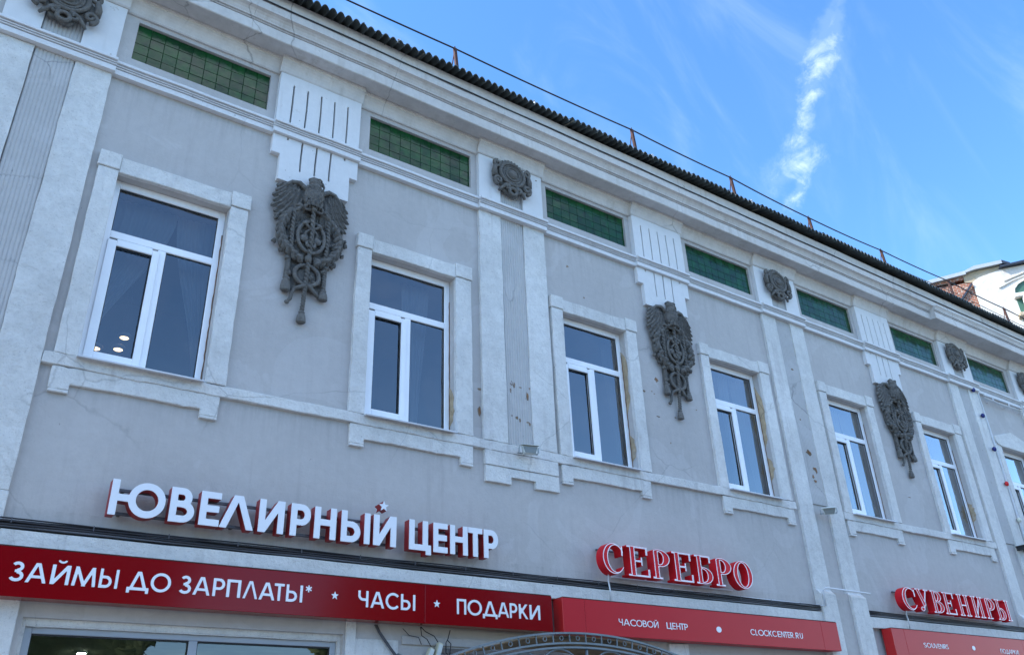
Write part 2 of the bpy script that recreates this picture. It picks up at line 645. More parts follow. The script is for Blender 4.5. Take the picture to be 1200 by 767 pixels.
def share(src, parent=None, loc=(0, 0, 0), name=None, scale=None, rot=None):
    o = src.copy()
    if name:
        o.name = name
    COL.objects.link(o)
    o.parent = parent
    o.location = loc
    if scale:
        o.scale = scale
    if rot:
        o.rotation_euler = rot
    return o


def copy_tree(src, loc, label=None):
    r = src.copy()
    COL.objects.link(r)
    r.location = loc
    if label:
        r['label'] = label
    for ch in list(src.children):
        c = ch.copy()
        COL.objects.link(c)
        c.parent = r
        for g in list(ch.children):
            d = g.copy()
            COL.objects.link(d)
            d.parent = c
    return r


def tag(o, label=None, cat=None, group=None, kind=None):
    for k, v in (('label', label), ('category', cat), ('group', group), ('kind', kind)):
        if v:
            o[k] = v
    return o


def empty(name, loc=(0, 0, 0)):
    o = bpy.data.objects.new(name, None)
    o.empty_display_size = 0.2
    o.location = loc
    COL.objects.link(o)
    return o


def grid_solid(xs, zs, solid, y0, y1, wobble=True, step=0.35, rough=0.0):
    """a slab standing on a grid: cells where solid(xc, zc) is true; y0 front, y1 back"""
    def refine(a):
        a = sorted(set(round(t, 4) for t in a))
        out = [a[0]]
        for p, q in zip(a, a[1:]):
            k = max(1, int(math.ceil((q - p) / step)))
            out += [p + (q - p) * i / k for i in range(1, k + 1)]
        return out
    X, Z = refine(xs), refine(zs)
    nx, nz = len(X), len(Z)
    S = [[solid((X[i] + X[i + 1]) / 2, (Z[j] + Z[j + 1]) / 2) for j in range(nz - 1)] for i in range(nx - 1)]
    idx, vs, fs = {}, [], []

    def V(i, j, b):
        k = (i, j, b)
        if k not in idx:
            x, z = X[i], Z[j]
            if wobble:
                w = wob(x, z)
                x, z = x + w[0], z + w[1]
            if rough and not b:
                q = random.Random(int(x * 997) * 7919 + int(z * 991))
                big = -0.010 if q.random() < 0.06 else 0.0
                x, z = x + q.uniform(-rough, rough), z + q.uniform(-rough, rough) + big
            idx[k] = len(vs)
            vs.append((x, (y1 if b else y0), z))
        return idx[k]

    def sol(i, j):
        return 0 <= i < nx - 1 and 0 <= j < nz - 1 and S[i][j]
    for i in range(nx - 1):
        for j in range(nz - 1):
            if not S[i][j]:
                continue
            fs.append((V(i, j, 0), V(i + 1, j, 0), V(i + 1, j + 1, 0), V(i, j + 1, 0)))
            if not sol(i - 1, j):
                fs.append((V(i, j, 1), V(i, j, 0), V(i, j + 1, 0), V(i, j + 1, 1)))
            if not sol(i + 1, j):
                fs.append((V(i + 1, j, 0), V(i + 1, j, 1), V(i + 1, j + 1, 1), V(i + 1, j + 1, 0)))
            if not sol(i, j - 1):
                fs.append((V(i, j, 1), V(i + 1, j, 1), V(i + 1, j, 0), V(i, j, 0)))
            if not sol(i, j + 1):
                fs.append((V(i, j + 1, 0), V(i + 1, j + 1, 0), V(i + 1, j + 1, 1), V(i, j + 1, 1)))
    m = MB()
    m.add(vs, fs)
    return m


def rects(rs):
    return lambda x, z: any(a <= x <= b and c <= z <= d for a, b, c, d in rs)


def rect_slab(rs, y0, y1, **kw):
    xs = [r[0] for r in rs] + [r[1] for r in rs]
    zs = [r[2] for r in rs] + [r[3] for r in rs]
    return grid_solid(xs, zs, rects(rs), y0, y1, **kw)


# ================================================================== THE SETTING
XL, XR = -6.0, 31.0          # facade extent
PER = 7.0

g = MB()
g.add([(-300, -300, -0.13), (300, -300, -0.13), (300, 300, -0.13), (-300, 300, -0.13)], [(0, 1, 2, 3)])
tag(g.build('road', M['asphalt']), kind='structure')
g = MB().box(-80, 120, -5.0, 0.3, -0.4, 0.0)
tag(g.build('pavement', M['paving']), kind='structure')
g = MB()
for i in range(60):
    g.box(-60 + i * 2.0, -60 + i * 2.0 + 1.99, -5.17, -5.005, -0.4, 0.012)
tag(g.build('kerb', M['kerb'], bevel=0.01), kind='structure')

# ================================================================== BUILDING
B = empty('commercial_building')
tag(B, 'long two storey grey stucco building with white trim, green tile panels and deep cornice', 'building')

A_X = [(1.46 + PER * k, 2.86 + PER * k) for k in range(3)]
B_X = [(4.945 + PER * k, 6.36 + PER * k) for k in range(3)]
WIN = []
for k in range(3):
    WIN.append((A_X[k][0], A_X[k][1], 'A', k))
    WIN.append((B_X[k][0], B_X[k][1], 'B', k))
WZ0, WZ1 = 5.86, 8.40
W7 = (22.53, 23.94)
holes = [(a, b, WZ0, WZ1, 0.30) for a, b, _, _ in WIN] + [(W7[0], W7[1], WZ0, 8.46, 0.30)]
TILES = []
for k in range(4):
    TILES.append((1.31 + PER * k, 3.19 + PER * k))
    if k < 3:
        TILES.append((4.83 + PER * k, 6.71 + PER * k))
TZ0, TZ1 = 10.292, 10.962
holes += [(a, b, TZ0, TZ1, 0.075) for a, b in TILES]
SHOP = [(1.50, 4.84, 0.55, 3.10, 0.30), (6.0, 9.3, 0.0, 3.0, 0.45), (10.5, 13.6, 0.55, 2.98, 0.30), (16.2, 20.2, 0.55, 2.98, 0.30)]
holes += SHOP

# wall sheet with real openings and reveals
xs = sorted({XL, XR} | {h[0] for h in holes} | {h[1] for h in holes})
zs = sorted({0.0, 12.0} | {h[2] for h in holes} | {h[3] for h in holes})
w = MB()
vid = {}


def wv(x, y, z):
    k = (round(x, 4), round(y, 4), round(z, 4))
    if k not in vid:
        vid[k] = len(w.v)
        w.v.append(k)
    return vid[k]


for i in range(len(xs) - 1):
    for j in range(len(zs) - 1):
        xc, zc = (xs[i] + xs[i + 1]) / 2, (zs[j] + zs[j + 1]) / 2
        if any(h[0] < xc < h[1] and h[2] < zc < h[3] for h in holes):
            continue
        w.f.append((wv(xs[i], 0, zs[j]), wv(xs[i + 1], 0, zs[j]), wv(xs[i + 1], 0, zs[j + 1]), wv(xs[i], 0, zs[j + 1])))
        w.mi.append(0)
for a, b, c, d, dep in holes:
    for q in (((a, 0, c), (a, 0, d), (a, dep, d), (a, dep, c)), ((b, 0, d), (b, 0, c), (b, dep, c), (b, dep, d)),
              ((a, 0, d), (b, 0, d), (b, dep, d), (a, dep, d)), ((b, 0, c), (a, 0, c), (a, dep, c), (b, dep, c))):
        w.add(q, [(0, 1, 2, 3)])
w.build('wall', M['wall'], B)
# end and back walls
w = MB()
w.box(XL, XL + 0.4, 0.002, 14, 0, 11.95)
w.box(XR - 0.4, XR, 0.002, 14, 0, 11.95)
w.box(XL + 0.4, XR - 0.4, 13.6, 14, 0, 11.95)
w.build('side_wall', M['wall'], B)
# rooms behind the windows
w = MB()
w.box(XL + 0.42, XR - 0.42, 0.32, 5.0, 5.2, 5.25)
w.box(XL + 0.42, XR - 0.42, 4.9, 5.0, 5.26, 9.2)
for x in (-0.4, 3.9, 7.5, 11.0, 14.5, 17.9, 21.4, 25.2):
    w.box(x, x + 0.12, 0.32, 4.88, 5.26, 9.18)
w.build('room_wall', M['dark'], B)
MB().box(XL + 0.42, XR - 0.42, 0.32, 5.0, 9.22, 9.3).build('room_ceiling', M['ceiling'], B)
w = MB()
w.box(XL + 0.42, XR - 0.42, 0.32, 5.0, 3.2, 3.3)
w.box(XL + 0.42, XR - 0.42, 4.9, 5.0, 0.0, 3.18)
w.build('shop_ceiling', M['shopceil'], B)

# ---------------------------------------------------------------- pilasters
PIL = [0.49 - 0.03, 7.495, 14.47, 21.47, 25.05]
flute_src = None


def flutes(z0, z1, name='fluted_panel'):
    """reeded panel, 10 reeds over 0.45 m, front about 35 mm proud of the wall"""
    n = 10
    pts = []
    for i in range(n * 6 + 1):
        x = -0.225 + 0.45 * i / (n * 6)
        ph = (i % 6) / 6
        y = -0.032 - 0.009 * sin(pi * ph) ** 0.8 if 0 < ph else -0.031
        pts.append((x, y))
    m = MB()
    vs = []
    nz = 2
    for z in (z0, z1):
        for x, y in pts:
            vs.append((x, y, z))
    L = len(pts)
    fs = [(i, i + 1, i + 1 + L, i + L) for i in range(L - 1)]
    m.add(vs, fs)
    m.add([(-0.225, -0.028, z0), (0.225, -0.028, z0), (0.225, -0.028, z1), (-0.225, -0.028, z1)], [(0, 1, 2, 3)])
    # closing strips top and bottom
    m.box(-0.2255, 0.2255, -0.0315, -0.002, z0 - 0.004, z0)
    return m


for i, c in enumerate(PIL):
    P = empty('pilaster', (c, 0, 0))
    P.parent = B
    tag(P, ['wide pilaster cut by the left edge of the picture', 'pilaster with a stepped notched base', 'pilaster running down between the two red signs',
            'pilaster hung with coloured lamps', 'farthest pilaster at the right edge'][i])
    zb = 5.85 if i == 1 else 4.28
    zt = 9.872
    xl, xr = -0.665, 0.665
    rect_slab([(xl, -0.235, zb, zt)], -0.06, 0.002, step=0.15, rough=0.003).build('strip', M['trim'], P, bevel=0.006, loc=(0, 0, 0))
    rect_slab([(0.225, xr, zb, zt)], -0.06, 0.002, step=0.15, rough=0.003).build('strip', M['trim'], P, bevel=0.006)
    fz = 5.855 if i in (1,) else 5.90
    flutes(fz, zt).build('fluted_panel', M['flute'], P)
    if i != 1:
        MB().box(-0.232, 0.222, -0.012, 0.001, 4.28, 5.893).build('recessed_panel', M['wall'], P)
    # frieze block with the top of the reeding showing through
    blk = grid_solid([xl, -0.235, 0.225, xr], [10.10, 11.04, 10.55], lambda x, z: not (-0.235 < x < 0.225 and z < 10.55), -0.075, 0.002)
    blk.build('frieze_block', M['smooth_trim'], P, bevel=0.005)
    fl = flutes(10.10, 10.55)
    fl.build('fluted_panel', M['flute'], P)
    if i == 1:
        rect_slab([(-0.655, 0.665, 5.485, 5.702)], -0.062, 0.002).build('base_course', M['trim'], P, bevel=0.006)
        rect_slab([(-0.65, -0.20, 5.24, 5.48), (-0.20, 0.235, 5.352, 5.48), (0.235, 0.67, 5.24, 5.48)], -0.048, 0.002).build('base_plinth', M['trim'], P, bevel=0.006)
    else:
        # lower storey part stands further out, its channel recessed
        e = 0.32 if i == 0 else 0.0
        zt2, ztop = (3.60, 3.69) if i == 0 else (4.20, 4.29)
        for a, b in ((xl - e, -0.235), (0.215, xr + e)):
            m = MB()
            if i == 0:
                m.box(max(a, xl), min(b, xr), -0.06, 0.001, 3.70, 4.279)
            m.extr_x([(-0.145 if i else -0.07, 0.0), (-0.145 if i else -0.07, zt2), (-0.062, ztop), (0.002, ztop), (0.002, 0.0)], a, b)
            m.build('lower_strip', M['trim'], P, bevel=0.008)
        MB().box(-0.233, 0.213, -0.085, 0.001, 0.0, 4.275).build('lower_channel', M['wall'], P)

# ---------------------------------------------------------------- string course under the cables
STR = [(XL, PIL[0] - 0.667), (PIL[0] + 0.667, PIL[2] - 0.667), (PIL[2] + 0.667, PIL[3] - 0.667), (PIL[3] + 0.667, PIL[4] - 0.667), (PIL[4] + 0.667, XR)]
for a, b in STR:
    MB().extr_x([(-0.10, 3.70), (-0.10, 3.892), (0.002, 3.91), (0.002, 3.70)], a, b, step=0.5).build('string_course', M['trim'], B, bevel=0.006)

# ---------------------------------------------------------------- sill band
for a, b in ((PIL[0] + 0.667, PIL[2] - 0.75), (PIL[2] + 0.70, PIL[3] - 0.72), (PIL[3] + 0.69, PIL[4] - 0.69), (XL, PIL[0] - 0.69)):
    rect_slab([(a, b, 5.708, 5.848)], -0.062, 0.003, step=0.07, rough=0.0035).build('sill_band', M['trim'], B, bevel=0.007)

# ---------------------------------------------------------------- stuccoed band under the frieze, with breaks
BAND = [(-0.080, 9.872), (-0.080, 9.950), (-0.058, 9.951), (-0.058, 9.963), (-0.092, 9.964), (-0.096, 9.978), (-0.066, 9.979), (-0.066, 9.990), (-0.105, 9.991), (-0.108, 10.006),
        (-0.080, 10.007), (-0.080, 10.017), (-0.130, 10.022), (-0.130, 10.052), (-0.118, 10.072), (0.003, 10.098), (0.003, 9.872)]


def off(prof, d, zmax=99):
    return [((y - d) if y < 0 and z < zmax else y, z) for y, z in prof]


breaks = []
for c in PIL:
    breaks.append((c - 0.69, c + 0.69))
BRK = [3.965 + PER * k for k in range(3)]
for c in BRK:
    breaks.append((c - 0.68, c + 0.68))
breaks.sort()
x = XL
segs = []
for a, b in breaks:
    segs.append((x, a, 0.0))
    segs.append((a, b, 0.055))
    x = b
segs.append((x, XR, 0.0))
for a, b, d in segs:
    if b - a > 0.01:
        MB().extr_x(off(BAND, d), a, b, step=0.4).build('frieze_band', M['smooth_trim'], B, bevel=0.003)

# ---------------------------------------------------------------- triglyph blocks over the eagles
for c in BRK:
    T = empty('bracket_panel', (c, 0, 0))
    T.parent = B
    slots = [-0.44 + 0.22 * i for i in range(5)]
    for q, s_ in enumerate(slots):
        MB().box(s_ - 0.014, s_ + 0.014, -0.022, 0.001, 10.12, 10.87).build('groove_shade', M['gasket'], T)  # black strips put the shade of the deep slots into colour
        MB().box(s_ - 0.014, s_ + 0.014, -0.020, 0.001, 9.815 if q in (0, 4) else 9.335, 9.871).build('groove_shade', M['gasket'], T)
    hw = 0.013
    xs_ = [-0.655, 0.655] + [s - hw for s in slots] + [s + hw for s in slots]
    grid_solid(xs_, [10.10, 10.13, 10.86, 11.035], lambda x, z: not (10.13 < z < 10.86 and any(abs(x - s) < hw for s in slots)), -0.095, 0.002, step=0.5).build('slotted_block', M['smooth_trim'], T, bevel=0.003)

    def sol(x, z):
        inside = abs(x) < 0.66 if z > 9.54 else abs(x) < 0.535
        if not inside:
            return False
        for q, s in enumerate(slots):
            if abs(x - s) < hw and z > (9.825 if q in (0, 4) else 9.345):
                return False
        return True
    grid_solid(xs_ + [-0.66, 0.66, -0.535, 0.535], [9.10, 9.54, 9.345, 9.825, 9.87], sol, -0.08, 0.002, step=0.5).build('stepped_apron', M['smooth_trim'], T, bevel=0.003)

# ---------------------------------------------------------------- green glazed tiles
tile_me = None
for a, b in TILES:
    TP = empty('tile_panel', (a, 0, TZ0))
    TP.parent = B
    MB().box(0.0, b - a, 0.056, 0.07, 0.0, TZ1 - TZ0).build('grout_bed', M['grout'], TP)
    ncol, nrow = 10, 4
    tw, th = (b - a) / ncol, (TZ1 - TZ0) / nrow
    if tile_me is None:
        m = MB()
        m.box(-tw / 2 + 0.0022, tw / 2 - 0.0022, 0, 0.012, -th / 2 + 0.0022, th / 2 - 0.0022)
        tile_src = m.build('tile', M['tile'], TP, bevel=0.003)
        tile_me = tile_src
        first = True
    for i in range(ncol):
        for j in range(nrow):
            loc = ((i + 0.5) * tw, 0.046 + random.uniform(-0.0015, 0.0015), (j + 0.5) * th)
            if first:
                o = tile_src
                first = False
            else:
                o = tile_src.copy()
                COL.objects.link(o)
            o.parent = TP
            o.location = loc
            o.rotation_euler = (random.gauss(0, 0.006), 0, random.gauss(0, 0.008))

# ---------------------------------------------------------------- cornice
BED = [(-0.030, 11.035), (-0.045, 11.055), (-0.050, 11.085), (-0.062, 11.130), (-0.085, 11.180), (-0.112, 11.215), (-0.125, 11.222),
       (-0.125, 11.262), (-0.140, 11.266), (-0.140, 11.292), (0.003, 11.292), (0.003, 11.035)]
x = XL
for a, b, d in segs:
    if b - a > 0.01:
        dd = 0.062 if d else 0.0
        MB().extr_x(off(BED, dd), a, b, step=0.5).build('bed_moulding', M['soffit'], B, bevel=0.003)
CORN = [(0.0, 11.290), (-0.36, 11.290), (-0.375, 11.278), (-0.415, 11.278), (-0.428, 11.290), (-0.428, 11.465), (-0.408, 11.466), (-0.408, 11.476), (-0.440, 11.477), (-0.443, 11.491),
        (-0.418, 11.492), (-0.418, 11.502), (-0.462, 11.504), (-0.462, 11.522), (-0.470, 11.535), (-0.490, 11.570), (-0.520, 11.598), (-0.560, 11.612), (-0.572, 11.612), (-0.575, 11.700), (-0.580, 11.742),
        (-0.560, 11.748), (-0.560, 11.768), (-0.590, 11.775), (-0.600, 11.955), (0.0, 11.960)]
for (a, b, d) in ((XL, 20.12, 0.0), (20.12, XR, 0.13)):
    n = 6 if a < 0 else 3
    for q in range(n):
        x0, x1 = a + (b - a) * q / n, a + (b - a) * (q + 1) / n
        MB().extr_x(off(CORN, d, 11.60), x0, x1 - (0.002 if q < n - 1 else 0), step=0.45).build('cornice', M['soffit'], B, bevel=0.004)

# ---------------------------------------------------------------- roof
MB().box(XL, XR, -0.585, 0.0, 11.962, 11.975).build('eaves_board', M['roofwood'], B)
PIT = 0.1285
SL = math.tan(radians(17))


def sheet(nw, length, thick=0.016, amp=0.043, y0=0.0):
    m = MB()
    per = 10
    L = nw * per + 1
    vs = []
    for yy in (0.0, length):
        for t in (0, -thick):
            for i in range(L):
                x = PIT * i / per
                vs.append((x, y0 + yy, yy * SL + t + amp * (abs(math.cos(pi * i / per)) ** 0.8 * 2 - 1) if True else 0))
    fs = []
    for i in range(L - 1):
        fs.append((i, i + 1, 2 * L + i + 1, 2 * L + i))
        fs.append((L + i + 1, L + i, 3 * L + i, 3 * L + i + 1))
        fs.append((i + 1, i, L + i, L + i + 1))
    m.add(vs, fs)
    return m


src = sheet(8, 1.75).build('roof_sheet', M['roof'], B)


def eaves_z(x):
    return float(np.interp(x, [3, 5, 7, 10, 16, 18, 21], [11.93, 11.925, 11.955, 11.985, 12.03, 12.03, 12.0]))


nsh = int((XR - XL) / (PIT * 8))
for i in range(nsh):
    dz = random.uniform(-0.006, 0.006)
    dy = random.uniform(-0.025, 0.02)
    loc = (XL + i * PIT * 8, -0.80 + dy, eaves_z(XL + i * PIT * 8 + 0.5) + dz + (0.006 if i % 2 else 0))
    if i == 0:
        src.location = loc
    else:
        share(src, B, loc)
m = MB()
m.add([(XL, 0.9, 12.46), (XR, 0.9, 12.46), (XR, 7.0, 14.3), (XL, 7.0, 14.3), (XR, 14.6, 12.0), (XL, 14.6, 12.0)], [(0, 1, 2, 3), (3, 2, 4, 5)])
m.build('rear_roof', M['roof'], B)
# fixing clips standing on the eaves
clip = MB().box(-0.02, 0.02, -0.02, 0.02, 0.0, 0.05)
clip.prism([(-0.035, 0.045), (0.035, 0.045), (0.0, 0.085)], -0.02, 0.02)
cs = clip.build('roof_clip', M['galv'], B, bevel=0.004)
cx = [3.15, 4.93, 6.15, 7.6, 9.05, 10.45, 11.9, 13.3, 14.9, 16.5, 18.2, 19.9]
for i, xx in enumerate(cx):
    loc = (xx, -0.73, eaves_z(xx) + 0.05)
    if i == 0:
        cs.location = loc
    else:
        share(cs, B, loc, rot=(0, random.uniform(-0.3, 0.3), random.uniform(-0.6, 0.6)))

# ---------------------------------------------------------------- windows


def window(x0, x1, z0, z1, name, lab=None, curt='sheer', lamp=False, k=0, kind='A'):
    W = empty('window', (x0, 0, z0))
    W.parent = B
    if lab:
        W['label'] = lab
    wd, h = x1 - x0, z1 - z0
    yf, yb = 0.12, 0.19
    sx = wd / 1.40
    # fixed frame
    fw = 0.075
    f = MB()
    ml, mr = 0.648 * sx, 0.745 * sx          # mullion
    tl, th = 1.705, 1.805                    # transom (above the sill)
    px0, px1 = fw, wd - fw - 0.01
    f.box(0, fw, yf, yb, 0.0, h)
    f.box(px1, wd, yf, yb, 0.0, h)
    f.box(fw, px1, yf, yb, 0.0, 0.09)
    f.box(fw, px1, yf, yb, h - 0.10, h)
    f.box(fw, px1, yf, yb, tl, th)
    f.box(ml, mr, yf + 0.002, yb, 0.09, tl)
    f.build('frame', M['pvc'], W, bevel=0.006)
    # opening sash on the left, standing proud
    s = MB()
    sw = 0.105
    a, b, c, d = fw - 0.015, ml + 0.02, 0.06, tl + 0.0
    d -= 0.035
    s.box(a, a + sw, yf - 0.022, yf - 0.001, c, d)
    s.box(b - sw * 0.8, b, yf - 0.022, yf - 0.001, c, d)
    s.box(a + sw, b - sw * 0.8, yf - 0.022, yf - 0.001, c, c + sw)
    s.box(a + sw, b - sw * 0.8, yf - 0.022, yf - 0.001, d - sw * 0.7, d)
    s.box(a + sw - 0.02, a + sw, yf, yb - 0.02, c + 0.05, d - 0.03)
    s.box(b - sw * 0.8, ml - 0.001, yf, yb - 0.02, c + 0.05, d - 0.03)
    s.box(a + sw, b - sw * 0.8, yf, yb - 0.02, c + 0.031, c + sw)
    s.box(a + sw, b - sw * 0.8, yf, yb - 0.02, d - sw * 0.7, tl - 0.001)
    s.build('sash', M['pvc'], W, bevel=0.006)
    # gaskets
    gk = MB()

    def ring(p, q, r_, t_, y):
        e = 0.010
        gk.box(p, q, y, y + 0.012, r_, r_ + e)
        gk.box(p, q, y, y + 0.012, t_ - e * 1.6, t_)
        gk.box(p, p + e, y, y + 0.012, r_ + e, t_ - e * 1.6)
        gk.box(q - e, q, y, y + 0.012, r_ + e, t_ - e * 1.6)
    panes = [(px0, px1, th, h - 0.10), (a + sw, b - sw * 0.8, c + sw, d - sw * 0.7), (mr, px1, 0.09, tl)]
    for n, (p, q, r_, t_) in enumerate(panes):
        ring(p, q, r_, t_, yf + (0.0 if n == 1 else 0.022))
    gk.build('gasket', M['gasket'], W)
    for (p, q, r_, t_) in panes:
        dy = random.uniform(-0.003, 0.003)
        m = MB()
        m.add([(p - 0.004, 0.150 + dy, r_ - 0.004), (q + 0.004, 0.150 - dy, r_ - 0.004), (q + 0.004, 0.150, t_ + 0.004), (p - 0.004, 0.150 + dy, t_ + 0.004)], [(0, 1, 2, 3)])
        m.build('pane', M['glass'], W)
    # metal sill flashing
    m = MB()
    m.add([(-0.01, -0.155, -0.045), (wd - 0.03, -0.155, -0.045), (wd - 0.03, 0.13, 0.018), (-0.01, 0.13, 0.018),
           (-0.01, -0.155, -0.027), (wd - 0.03, -0.155, -0.027), (wd - 0.03, 0.13, 0.030), (-0.01, 0.13, 0.030)],
          [(0, 3, 2, 1), (4, 5, 6, 7), (0, 1, 5, 4), (1, 2, 6, 5), (2, 3, 7, 6), (3, 0, 4, 7)])
    m.build('sill', M['sillmetal'], W)
    # old foam line down the right hand reveal
    m = MB()
    zz = 0.02
    pts = []
    while zz < h - 0.3:
        pts.append((wd - 0.004 - random.uniform(0, 0.010), yf - 0.006, zz))
        zz += 0.08
    m.tube(pts, 0.007, 5)
    m.build('foam_seam', M['brownwood'], W)

    # curtains
    def curtain(xa, xb, gather, mat, amp=0.018, folds=9, zt=h - 0.06, zb_=0.05, y=0.42):
        m = MB()
        nu, nv = folds * 6, 12
        vs, fs = [], []
        for j in range(nv + 1):
            v = j / nv
            s_ = v * v * (3 - 2 * v)
            for i in range(nu + 1):
                u = i / nu
                xx = xa + (xb - xa) * u
                gx = gather
                xx = xx + (gx - xx) * (0.80 * s_) * (1.0)
                vs.append((xx, y + amp * sin(u * folds * 2 * pi) * (1 + 0.4 * v) + 0.01 * sin(u * 7 + v * 5), zt + (zb_ - zt) * v))
        for j in range(nv):
            for i in range(nu):
                p = j * (nu + 1) + i
                fs.append((p, p + nu + 1, p + nu + 2, p + 1))
        m.add(vs, fs)
        m.build('curtain', mat, W, smooth=True)
    if curt == 'swept':
        curtain(-0.05, wd * 0.62, -0.15, M['curtain'])
        curtain(wd * 0.62, wd + 0.1, wd + 0.05, M['curtain'], folds=7)
    elif curt == 'left':
        curtain(-0.1, wd * 0.30, -0.2, M['curtain'], folds=6)
    elif curt == 'centre':
        curtain(wd * 0.52, wd * 0.86, wd * 0.70, M['curtain'], folds=5)
    elif curt == 'diag':
        curtain(-0.1, wd * 0.12, wd * 0.36, M['curtain'], folds=3)
        curtain(wd * 0.86, wd * 1.05, wd * 1.0, M['beigecurtain'], folds=3)
    elif curt == 'right':
        curtain(wd * 0.74, wd * 1.05, wd * 1.0, M['beigecurtain'], folds=4)
        curtain(wd * 0.50, wd * 0.70, wd * 0.55, M['curtain'], folds=4)
    return W


CURT = ['swept', 'centre', 'diag', 'right', 'right', 'right']
WLAB = ['window with swept back sheer curtains and lit lamps inside', 'window with a narrow curtain fold', 'window with a diagonal curtain edge', None, None, None]
for q, (a, b, kd, k) in enumerate(WIN):
    window(a, b, WZ0, WZ1, 'w', WLAB[q], CURT[q], k=k, kind=kd)
window(W7[0], W7[1], WZ0, 8.46, 'w', 'window under a pediment at the right edge', 'right')

# window surrounds (architraves) with ears, and aprons below
for q, (a, b, kd, k) in enumerate(WIN):
    S = empty('window_surround', (a, 0, 0))
    S.parent = B
    wd = b - a
    lo, ro = (-0.235, wd + 0.245) if kd == 'A' else (-0.225, wd + 0.285)
    rect_slab([(lo, -0.002, 5.851, 8.42)], -0.066, 0.004, step=0.10, rough=0.0030).build('jamb', M['trim'], S, bevel=0.008)
    rect_slab([(wd + 0.002, ro, 5.851, 8.42)], -0.066, 0.004, step=0.10, rough=0.0030).build('jamb', M['trim'], S, bevel=0.008)
    rect_slab([(0.0, wd, 8.398, 8.625)], -0.066, 0.004, step=0.10, rough=0.0030).build('head', M['trim'], S, bevel=0.008)
    for x0, x1 in ((lo - 0.02, 0.0), (wd, ro + 0.02)):
        rect_slab([(x0, x1, 8.424, 8.655)], -0.085, 0.004, step=0.08, rough=0.003).build('ear', M['trim'], S, bevel=0.008)
    al, ar = (-0.215, wd + 0.195) if kd == 'A' else (-0.185, wd + 0.28)
    m = rect_slab([(al, ar, 5.512, 5.706), (al, al + 0.205, 5.44, 5.512), (ar - 0.205, ar, 5.44, 5.512)], -0.048, 0.003, step=0.065, rough=0.0035)
    m.build('apron', M['trim'], S, bevel=0.007)
    for x0 in (al, ar - 0.205):
        rect_slab([(x0 + 0.002, x0 + 0.203, 5.402, 5.436)], -0.052, 0.003).build('apron_foot', M['trim'], S, bevel=0.005)
# pediment window
S = empty('window_surround', (W7[0], 0, 0))
S.parent = B
wd = W7[1] - W7[0]
rect_slab([(-0.22, -0.002, 5.851, 8.60)], -0.066, 0.004).build('jamb', M['trim'], S, bevel=0.008)
rect_slab([(wd + 0.002, wd + 0.22, 5.851, 8.60)], -0.066, 0.004).build('jamb', M['trim'], S, bevel=0.008)
MB().prism([(-0.26, 8.602), (-0.20, 8.50), (0.0, 8.462), (wd, 8.462), (wd + 0.20, 8.50), (wd + 0.26, 8.602), (wd + 0.26, 8.70), (wd * 0.5, 8.955), (-0.26, 8.70)], -0.10, 0.003).build('pediment', M['trim'], S, bevel=0.008)

# plaster broken away on reveals
def patch(x, z0, z1, y0, y1, n=9):
    m = MB()
    L, R = [], []
    for i in range(n + 1):
        t = i / n
        z = z0 + (z1 - z0) * t
        wdt = (0.35 + 0.65 * sin(pi * t) ** 0.6) if 0 < t < 1 else 0.1
        L.append((x, y1, z))
        R.append((x, y1 - (y1 - y0) * wdt * random.uniform(0.6, 1.0), z))
    vs, fs = [], []
    for p, r_ in zip(L, R):
        vs += [p, (p[0] - 0.012 - random.uniform(0, 0.01), (p[1] + r_[1]) / 2, p[2]), r_]
    for i in range(n):
        a = i * 3
        fs += [(a, a + 1, a + 4, a + 3), (a + 1, a + 2, a + 5, a + 4)]
    m.add(vs, fs)
    return m


for (x, z0, z1) in ((A_X[1][1], 6.9, 8.05), (A_X[1][1], 6.05, 6.5), (B_X[1][1], 6.9, 8.15), (B_X[1][1], 6.25, 6.7), (B_X[2][1], 6.3, 6.75), (B_X[0][1], 6.0, 6.6)):
    patch(x - 0.002, z0, z1, -0.03, 0.12).build('bare_plaster', M['bare'], B)


CHIP_F = [(7.415, 6.827, 0.03, 0.09), (7.339, 6.719, 0.03, 0.11), (7.524, 6.809, 0.07, 0.02), (7.652, 6.684, 0.04, 0.16), (7.698, 6.825, 0.03, 0.04), (7.74, 6.462, 0.04, 0.1),
          (7.437, 6.299, 0.06, 0.05), (7.488, 6.269, 0.04, 0.08), (7.346, 6.313, 0.03, 0.03), (7.635, 6.257, 0.06, 0.03), (7.671, 6.237, 0.04, 0.06), (14.482, 8.742, 0.1, 0.05),
          (14.456, 6.936, 0.16, 0.14), (14.539, 6.622, 0.14, 0.08), (14.58, 6.575, 0.07, 0.1), (14.446, 6.45, 0.08, 0.08), (14.481, 6.362, 0.12, 0.07), (14.411, 7.624, 0.05, 0.04)]
CHIP_W = [(6.804, 6.641, 0.08, 0.05), (6.791, 6.287, 0.07, 0.16), (8.24, 6.905, 0.05, 0.05), (8.25, 6.6, 0.05, 0.06), (9.009, 8.849, 0.04, 0.04), (8.685, 9.381, 0.06, 0.05), (10.531, 7.632, 0.1, 0.1),
          (10.198, 7.346, 0.09, 0.04), (10.386, 7.379, 0.03, 0.03), (10.434, 7.347, 0.03, 0.03), (10.473, 6.926, 0.1, 0.03), (10.881, 6.986, 0.05, 0.03), (11.453, 7.248, 0.05, 0.03), (10.689, 6.487, 0.03, 0.03),
          (17.742, 6.504, 0.1, 0.02), (4.9, 3.30, 0.05, 0.04)]
CHIP_B = [(8.047, 10.935, 0.05, 0.03), (8.035, 10.145, 0.04, 0.03), (1.057, 10.144, 0.04, 0.06)]
